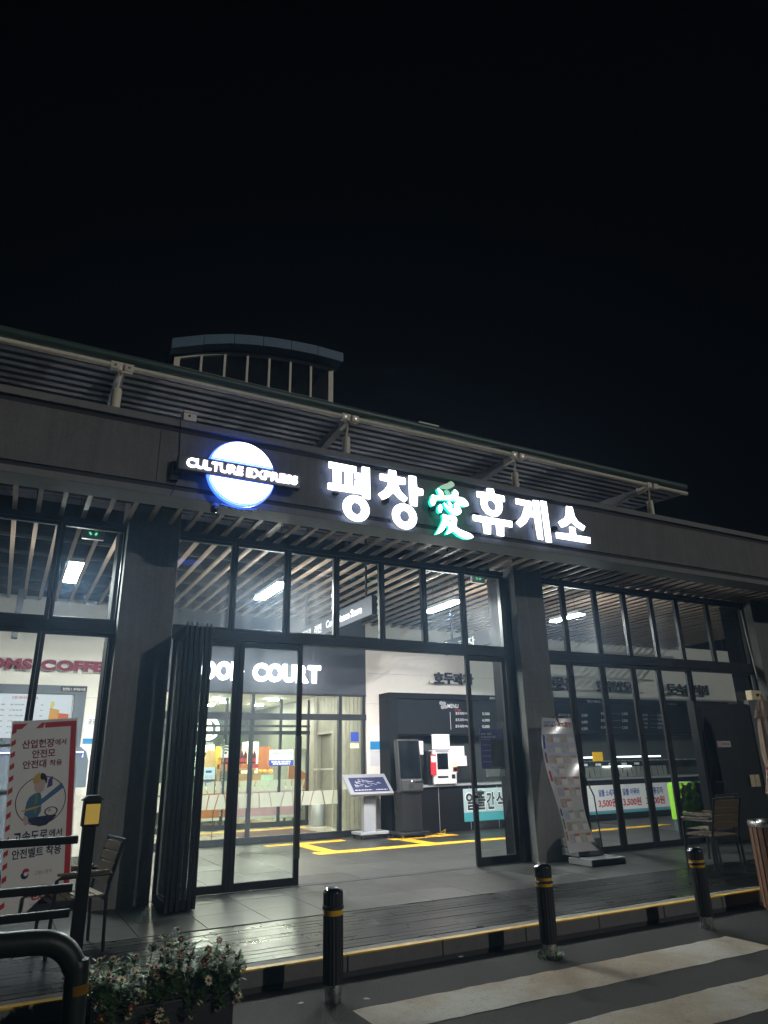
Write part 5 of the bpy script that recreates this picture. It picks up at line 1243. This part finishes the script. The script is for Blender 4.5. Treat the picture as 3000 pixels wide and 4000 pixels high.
shape([(.60, .70), (.66, .725), (.66, .65), (.58, .635)], PURPLE, .0022); shape([(.26, .465), (.30, .445), (.84, .63), (.80, .665)], STB, .0032); shape(smooth_loop([(.22, .475), (.5, .50), (.5, .515), (.22, .49)], 1), HAT, .0034)
shape(E2(.66, .46, .10, 24), BLK, .0024, 'picture', [E2(.66, .46, .08, 24)[::-1]]); shape(smooth_loop([(.32, .40), (.55, .345), (.74, .42), (.74, .435), (.32, .43)], 1), NAVY, .0026)
shape(smooth_loop([(.25, .44), (.31, .45), (.34, .40), (.30, .37), (.26, .40)], 1), SKIN, .003); shape(smooth_loop([(.60, .48), (.66, .485), (.67, .46), (.61, .455)], 1), SKIN, .003); shape([(.42, .60), (.45, .605), (.44, .46), (.41, .46)], LIME, .003)
shape(E2(.33, .185, .055, 24), NAVY, .0015, 'emblem', [E2(.345, .191, .03, 20)[::-1]]); shape(E2(.345, .201, .05, 20, 0, math.pi), RED, .0013, 'emblem')
for u in (.3, .7): B().tube([fr @ Vector((u, .99, -.03)), fr @ Vector((u + (.25 if u < .5 else -.25), .4, -.15)), fr @ Vector((u, 0, -.3))], .01, 6).build('stand_leg', BLACK, t)
B().box(.15, .9, 8.3, 8.75, .002, .05).build('foot', FT, t)
rebase(t, (.45, Yb, 0))
# slatted chairs
def chair(lab, loc, rot):
    t = thing('slatted_chair', lab, 'chair', 'slatted terrace chairs'); w2 = .29
    for sx in (-1, 1):
        B().tube([(sx * w2, .26, 0), (sx * w2, .24, .50), (sx * w2, .26, .62), (sx * w2, .37, 1.0)], .018, 8).build('leg', CHAIRF, t, smooth=True)
        B().tube([(sx * w2, -.27, 0), (sx * w2, -.25, .68), (sx * w2, -.21, .70), (sx * w2, .27, .70)], .018, 8).build('leg', CHAIRF, t, smooth=True)
        B().box(sx * w2 - .028, sx * w2 + .028, -.25, .24, .719, .742).build('armrest', CHAIRW, t, bevel=.006)
    B().box(-w2, w2, .22, .25, .46, .49).build('seat_rail', CHAIRF, t); B().box(-w2, w2, -.26, -.23, .46, .49).build('seat_rail', CHAIRF, t)
    for k in range(5): y = -.23 + k * .094; B().box(-w2 + .02, w2 - .02, y, y + .082, .491, .512).build('seat_slat', CHAIRW, t, bevel=.004)
    for k in range(4):
        z = .60 + k * .098; f = FR((0, .245 + (z - .60) * .29, z), (1, 0, 0), (0, .28, 1)); B().box(-w2 + .02, w2 - .02, 0, .088, -.011, .011).build('back_slat', CHAIRW, t, frame=f, bevel=.004)
    B().box(-w2 - .02, w2 + .02, .355, .395, .995, 1.02).build('top_rail', CHAIRF, t, bevel=.004)
    t.location = loc; t.rotation_euler = (0, 0, rot); return t
chair('slatted chair facing left between the safety banner and the left pillar', (.83, 8.05, 0), R(-82)).scale = (.94, .94, .93)
chair('slatted chair seen from behind next to the wooden bin', (9.58, 7.72, 0), R(180))
chair('second slatted chair half hidden behind the chair next to the wooden bin', (10.32, 8.33, 0), R(188))
# closed parasol
t = thing('closed_parasol', 'folded dusty brown parasol tied with a strap at the right edge', 'parasol'); p = at(2975, 2730, 9.0); PAR = pm('dusty_brown_fabric', (.25, .17, .13), .85, .25, 6, .3)
b = B(); k = 20; prof = [(.02, 0), (.12, -.10), (.17, -.28), (.19, -.36)]
def fold(prof, nm, am, zt_):
    b = B(); k = 28; vs_ = []
    for r_, h in prof:
        for j in range(k): a = 2 * math.pi * j / k; q_ = r_ * (1 + am * math.sin(a * 7 + h * 1.5)); vs_.append((p.x + q_ * math.cos(a), 9.0 + q_ * math.sin(a), zt_ + h))
    b.add(vs_, [(i * k + j, i * k + (j + 1) % k, (i + 1) * k + (j + 1) % k, (i + 1) * k + j) for i in range(len(prof) - 1) for j in range(k)]); return b.build(nm, PAR, t, smooth=True)
fold([(.02, 0), (.10, -.06), (.15, -.22), (.19, -.36)], 'top_flap', .12, p.z); fold([(.10, -.2), (.15, -.5), (.17, -1.0), (.15, -1.3), (.19, -1.55), (.24, -1.75)], 'canopy', .16, p.z)
B().lathe((p.x, 9.0, p.z), [(.03, -.01), (.045, .04), (.015, .10)], 12).build('finial', TAN, t, smooth=True); B().tube([(p.x, 9.0, 0), (p.x, 9.0, p.z - .1)], .025, 10).build('pole', TAN, t)
B().lathe((p.x, 9.0, p.z - 1.32), [(.165, 0), (.165, .05)], 20).build('strap', MAROON, t); B().lathe((p.x, 9.0, 0), [(.28, .001), (.28, .06), (.06, .1)], 20).build('base', FT, t); rebase(t, (p.x, 9.0, 0))
# slatted wooden bin
t = thing('waste_bin', 'round brown slatted waste bin with a steel rim at the right edge', 'bin'); bxx, byy, br = 8.62, 6.02, .27
n = 22
for k in range(n):
    a = 2 * math.pi * k / n; f = FR((bxx + br * math.cos(a), byy + br * math.sin(a), ZA + .04), (-math.sin(a), math.cos(a), 0)); B().box(-.033, .033, 0, .90, -.012, .012).build('slat', pm('red_brown_slat', (.16, .07, .035), .6, .3, 9, .1, rnd=.15), t, frame=f, bevel=.004)
B().lathe((bxx, byy, ZA), [(br - .03, .02), (br - .03, .93)], 24).build('liner', BLACK, t); B().lathe((bxx, byy, ZA), [(br + .02, .935), (br + .028, .965), (br + .015, 1.0), (br - .03, 1.0), (br - .05, .96), (br - .05, .94)], 32).build('rim', STEEL, t, smooth=True); B().lathe((bxx, byy, ZA), [(br - .02, .001), (br - .02, .04)], 24).build('base', BLACK, t); rebase(t, (bxx, byy, ZA))
# railing with marker post at the left
t = thing('railing', 'dark steel railing running in from the left edge', 'railing'); Yr = 5.0
for z in (1.195, .935, .80): B().box(-3.0, .50, Yr - .02, Yr + .02, z - .022, z + .022).build('rail', FRAME, t, bevel=.006)
for xx in (-2.5, -1.0): B().box(xx, xx + .05, Yr - .025, Yr + .025, ZA, 1.17).build('post', FRAME, t)
rebase(t, (-.5, Yr, ZA))
t = thing('marker_post', 'black post with a yellow light panel near the flower planter', 'post'); p = at(355, 3180, Yr)
B().box(p.x - .036, p.x + .036, Yr - .036, Yr + .036, ZA, p.z - .07).build('shaft', FRAME, t, bevel=.004); B().box(p.x - .05, p.x + .05, Yr - .05, Yr + .05, p.z - .069, p.z + .08).build('head', FRAME, t, bevel=.004); B().prism([[(p.x - .065, p.z + .081), (p.x + .065, p.z + .081), (p.x + .03, p.z + .11), (p.x - .03, p.z + .11)]], Yr - .05, Yr + .05).build('cap', BLACK, t)
B().box(p.x - .038, p.x + .045, Yr - .056, Yr - .051, p.z - .055, p.z + .06).build('light_panel', LIGHTY, t, bevel=.003); rebase(t, (p.x, Yr, ZA))
o = thing('guard_rail', 'thick dark green bent pipe guard rail in the lower left corner', 'guard rail'); Yg = 3.55
pt_ = [at(-600, 3742, Yg), at(0, 3693, Yg), at(150, 3682, Yg), at(215, 3690, Yg), at(262, 3722, Yg), at(288, 3775, Yg), at(296, 3850, Yg)]
pt_ += [Vector((pt_[-1].x + .015, Yg, ZA))]
cv = []
for i in range(len(pt_) - 1):
    for s_ in range(6):
        t0 = s_ / 6; P0, P1_, P2_, P3 = pt_[max(i - 1, 0)], pt_[i], pt_[i + 1], pt_[min(i + 2, len(pt_) - 1)]
        cv.append(.5 * ((2 * P1_) + (P2_ - P0) * t0 + (2 * P0 - 5 * P1_ + 4 * P2_ - P3) * t0 ** 2 + (3 * P1_ - P0 - 3 * P2_ + P3) * t0 ** 3))
cv.append(pt_[-1])
GP = pm('dark_green_pipe', (.012, .020, .019), .45, .25, 9, .05, spec=.3)
B().tube(cv, .047, 18).build('pipe', GP, o, smooth=True)
q = at(296, 3862, Yg); B().tube([(q.x, Yg, q.z + .018), (q.x + .002, Yg, q.z - .018)], .0475, 18).build('yellow_band', pm('dull_yellow_band', (.16, .09, .01), .7, .4, 9, 0, spec=.1), o, smooth=True); rebase(o, (q.x, Yg, ZA))
# flower planter
t = thing('flower_planter', 'black planter box overflowing with small pale and maroon daisies', 'planter'); fx0, fx1, fy0, fy1 = .83, 1.72, 5.62, 6.12
B().box(fx0, fx1, fy0, fy1, ZA + .002, .10).build('box', pm('black_planter', (.015, .015, .016), .6, .15, 8, .05), t, bevel=.01); B().box(fx0 + .03, fx1 - .03, fy0 + .03, fy1 - .03, .101, .115).build('soil', pm('soil', (.03, .022, .015), .95, .3, 20, .5), t)
LEAF = pm('leaf_green', (.075, .15, .045), .55, .35, 12, .1); rd = random.Random(21)
lv = B(); st = B()
heads = []
def topz(x): u = (x - fx0) / (fx1 - fx0); return .30 + .15 * math.exp(-((u - .62) / .16) ** 2) + .05 * math.exp(-((u - .95) / .1) ** 2)
for k in range(170):
    x = rd.uniform(fx0 - .12, fx1 + .08); y = rd.uniform(fy0 - .08, fy1 + .05); z1 = topz(x) * rd.uniform(.45, 1.02); x0_ = min(max(x, fx0 + .05), fx1 - .05) + rd.uniform(-.05, .05); y0_ = min(max(y, fy0 + .06), fy1 - .06)
    if rd.random() < .16: z1 = rd.uniform(-.02, .1); y = fy0 - rd.uniform(.02, .08)
    mid = Vector(((x0_ + x) / 2, (y0_ + y) / 2, max(.11, z1) * .6 + .06)); tip = Vector((x, y, z1)); st.tube([(x0_, y0_, .11), mid, tip], .0025, 4, False); heads.append(tip)
    for _ in range(60):
        f = rd.random() ** .6; pb_ = Vector((x0_, y0_, .11)).lerp(mid, min(1, f * 2)) if f < .5 else mid.lerp(tip, f * 2 - 1); a = rd.uniform(0, 6.28); L = rd.uniform(.03, .07); d = Vector((math.cos(a), math.sin(a), rd.uniform(-.4, .7))) * L; s2 = Vector((-math.sin(a), math.cos(a), 0)) * L * rd.uniform(.13, .22)
        lv.quad(pb_, pb_ + d * .5 + s2, pb_ + d, pb_ + d * .5 - s2)
tag(lv.build('foliage', LEAF, t), kind='stuff'); tag(st.build('stems', LEAF, t), kind='stuff')
FM = [pm('cream_petal', (.72, .62, .42), .6, .1), pm('pale_pink_petal', (.66, .48, .44), .6, .12), pm('maroon_petal', (.16, .02, .04), .6, .1)]; CEN = pm('maroon_centre', (.20, .03, .04), .7, .1); CEN2 = pm('yellow_centre', (.6, .38, .04), .7, .1)
base_f = {}
for mi in range(3):
    b = B(); npt = 9
    for j in range(npt):
        a = 2 * math.pi * j / npt; c_, s_ = math.cos(a), math.sin(a); L = .030; wv = .0065
        b.quad((c_ * .006, s_ * .006, 0), (c_ * L * .65 + s_ * wv, s_ * L * .65 - c_ * wv, .003), (c_ * L, s_ * L, .001), (c_ * L * .65 - s_ * wv, s_ * L * .65 + c_ * wv, .003))
    b.cur = 1; b.lathe((0, 0, -.002), [(.0095, 0), (.008, .006), (.003, .009)], 8)
    o = b.build('flower_head', [FM[mi], CEN if mi != 2 else CEN2], t); base_f[mi] = o
for k, hp in enumerate(heads):
    if rd.random() < .28: continue
    mi = rd.choice((0, 0, 0, 0, 1, 1, 2)); 
    if hp.x > fx0 + .62 and hp.x < fx0 + .8 and hp.z > .3: mi = 2
    o = base_f[mi] if base_f[mi].get('u') is None else base_f[mi].copy()
    if base_f[mi].get('u') is None: base_f[mi]['u'] = 1
    else: col.objects.link(o)
    o.location = hp; o.rotation_euler = (R(rd.uniform(20, 85)), R(rd.uniform(-35, 35)), R(rd.uniform(-60, 60))); s_ = rd.uniform(.7, 1.2); o.scale = (s_, s_, s_)
for o in list(t.children):
    if 'u' in o: del o['u']
# small weeds at the middle bollard foot and pale specks of litter on the asphalt
wv = B(); rd = random.Random(5)
for k in range(60):
    a = rd.uniform(0, 6.28); r_ = rd.uniform(.06, .13); p = Vector((bp[1].x + math.cos(a) * r_, bp[1].y + math.sin(a) * r_ * .8, ZA)); d = Vector((math.cos(a) * .03, math.sin(a) * .03, rd.uniform(.02, .06))); s2 = Vector((-d.y, d.x, 0)) * .35
    wv.quad(p, p + d * .5 + s2, p + d, p + d * .5 - s2)
tag(wv.build('weeds', LEAF), 'low green weeds round the foot of the middle bollard', 'weeds', kind='stuff')
for px_, py_ in ((1175, 3920), (1432, 3903), (1660, 3752), (1800, 3738)):
    p = atz(px_, py_, ZA); b = B(); b.lathe((0, 0, 0), [(.02, 0), (.022, .004), (.01, .008)], 7)
    o = b.build('litter', PAPER); o.location = (p.x, p.y, ZA + .001); o.rotation_euler = (0, 0, px_); o.scale = (1.3, .6, 1)
    tag(o, 'pale scrap of litter on the dark asphalt by the kerb', 'litter', 'litter scraps on the asphalt')
rebase(bld, (5, YG, 0))

bpy.data.scenes.remove(TSC)
# ================================================================== HAZE ADDED TO IMITATE LENS GLOW ROUND THE SIGNS
hz = B().box(-95, 135, -95, 135, ZA - 1.2, 11.6).build('haze', None, kind='stuff')
hm, N, L = new_mat('lens_glow_haze'); N.remove(N['Principled BSDF'])
pv = N.new('ShaderNodeVolumePrincipled'); pv.inputs['Color'].default_value = (.40, .65, 1.0, 1); pv.inputs['Density'].default_value = .0026; pv.inputs['Anisotropy'].default_value = .7
L.new(pv.outputs[0], N['Material Output'].inputs['Volume'])
hz.data.materials.clear(); hz.data.materials.append(hm)
tag(hz, 'thin haze added to imitate lens glow round the lit signs', 'mist')
cy.volume_bounces = 0
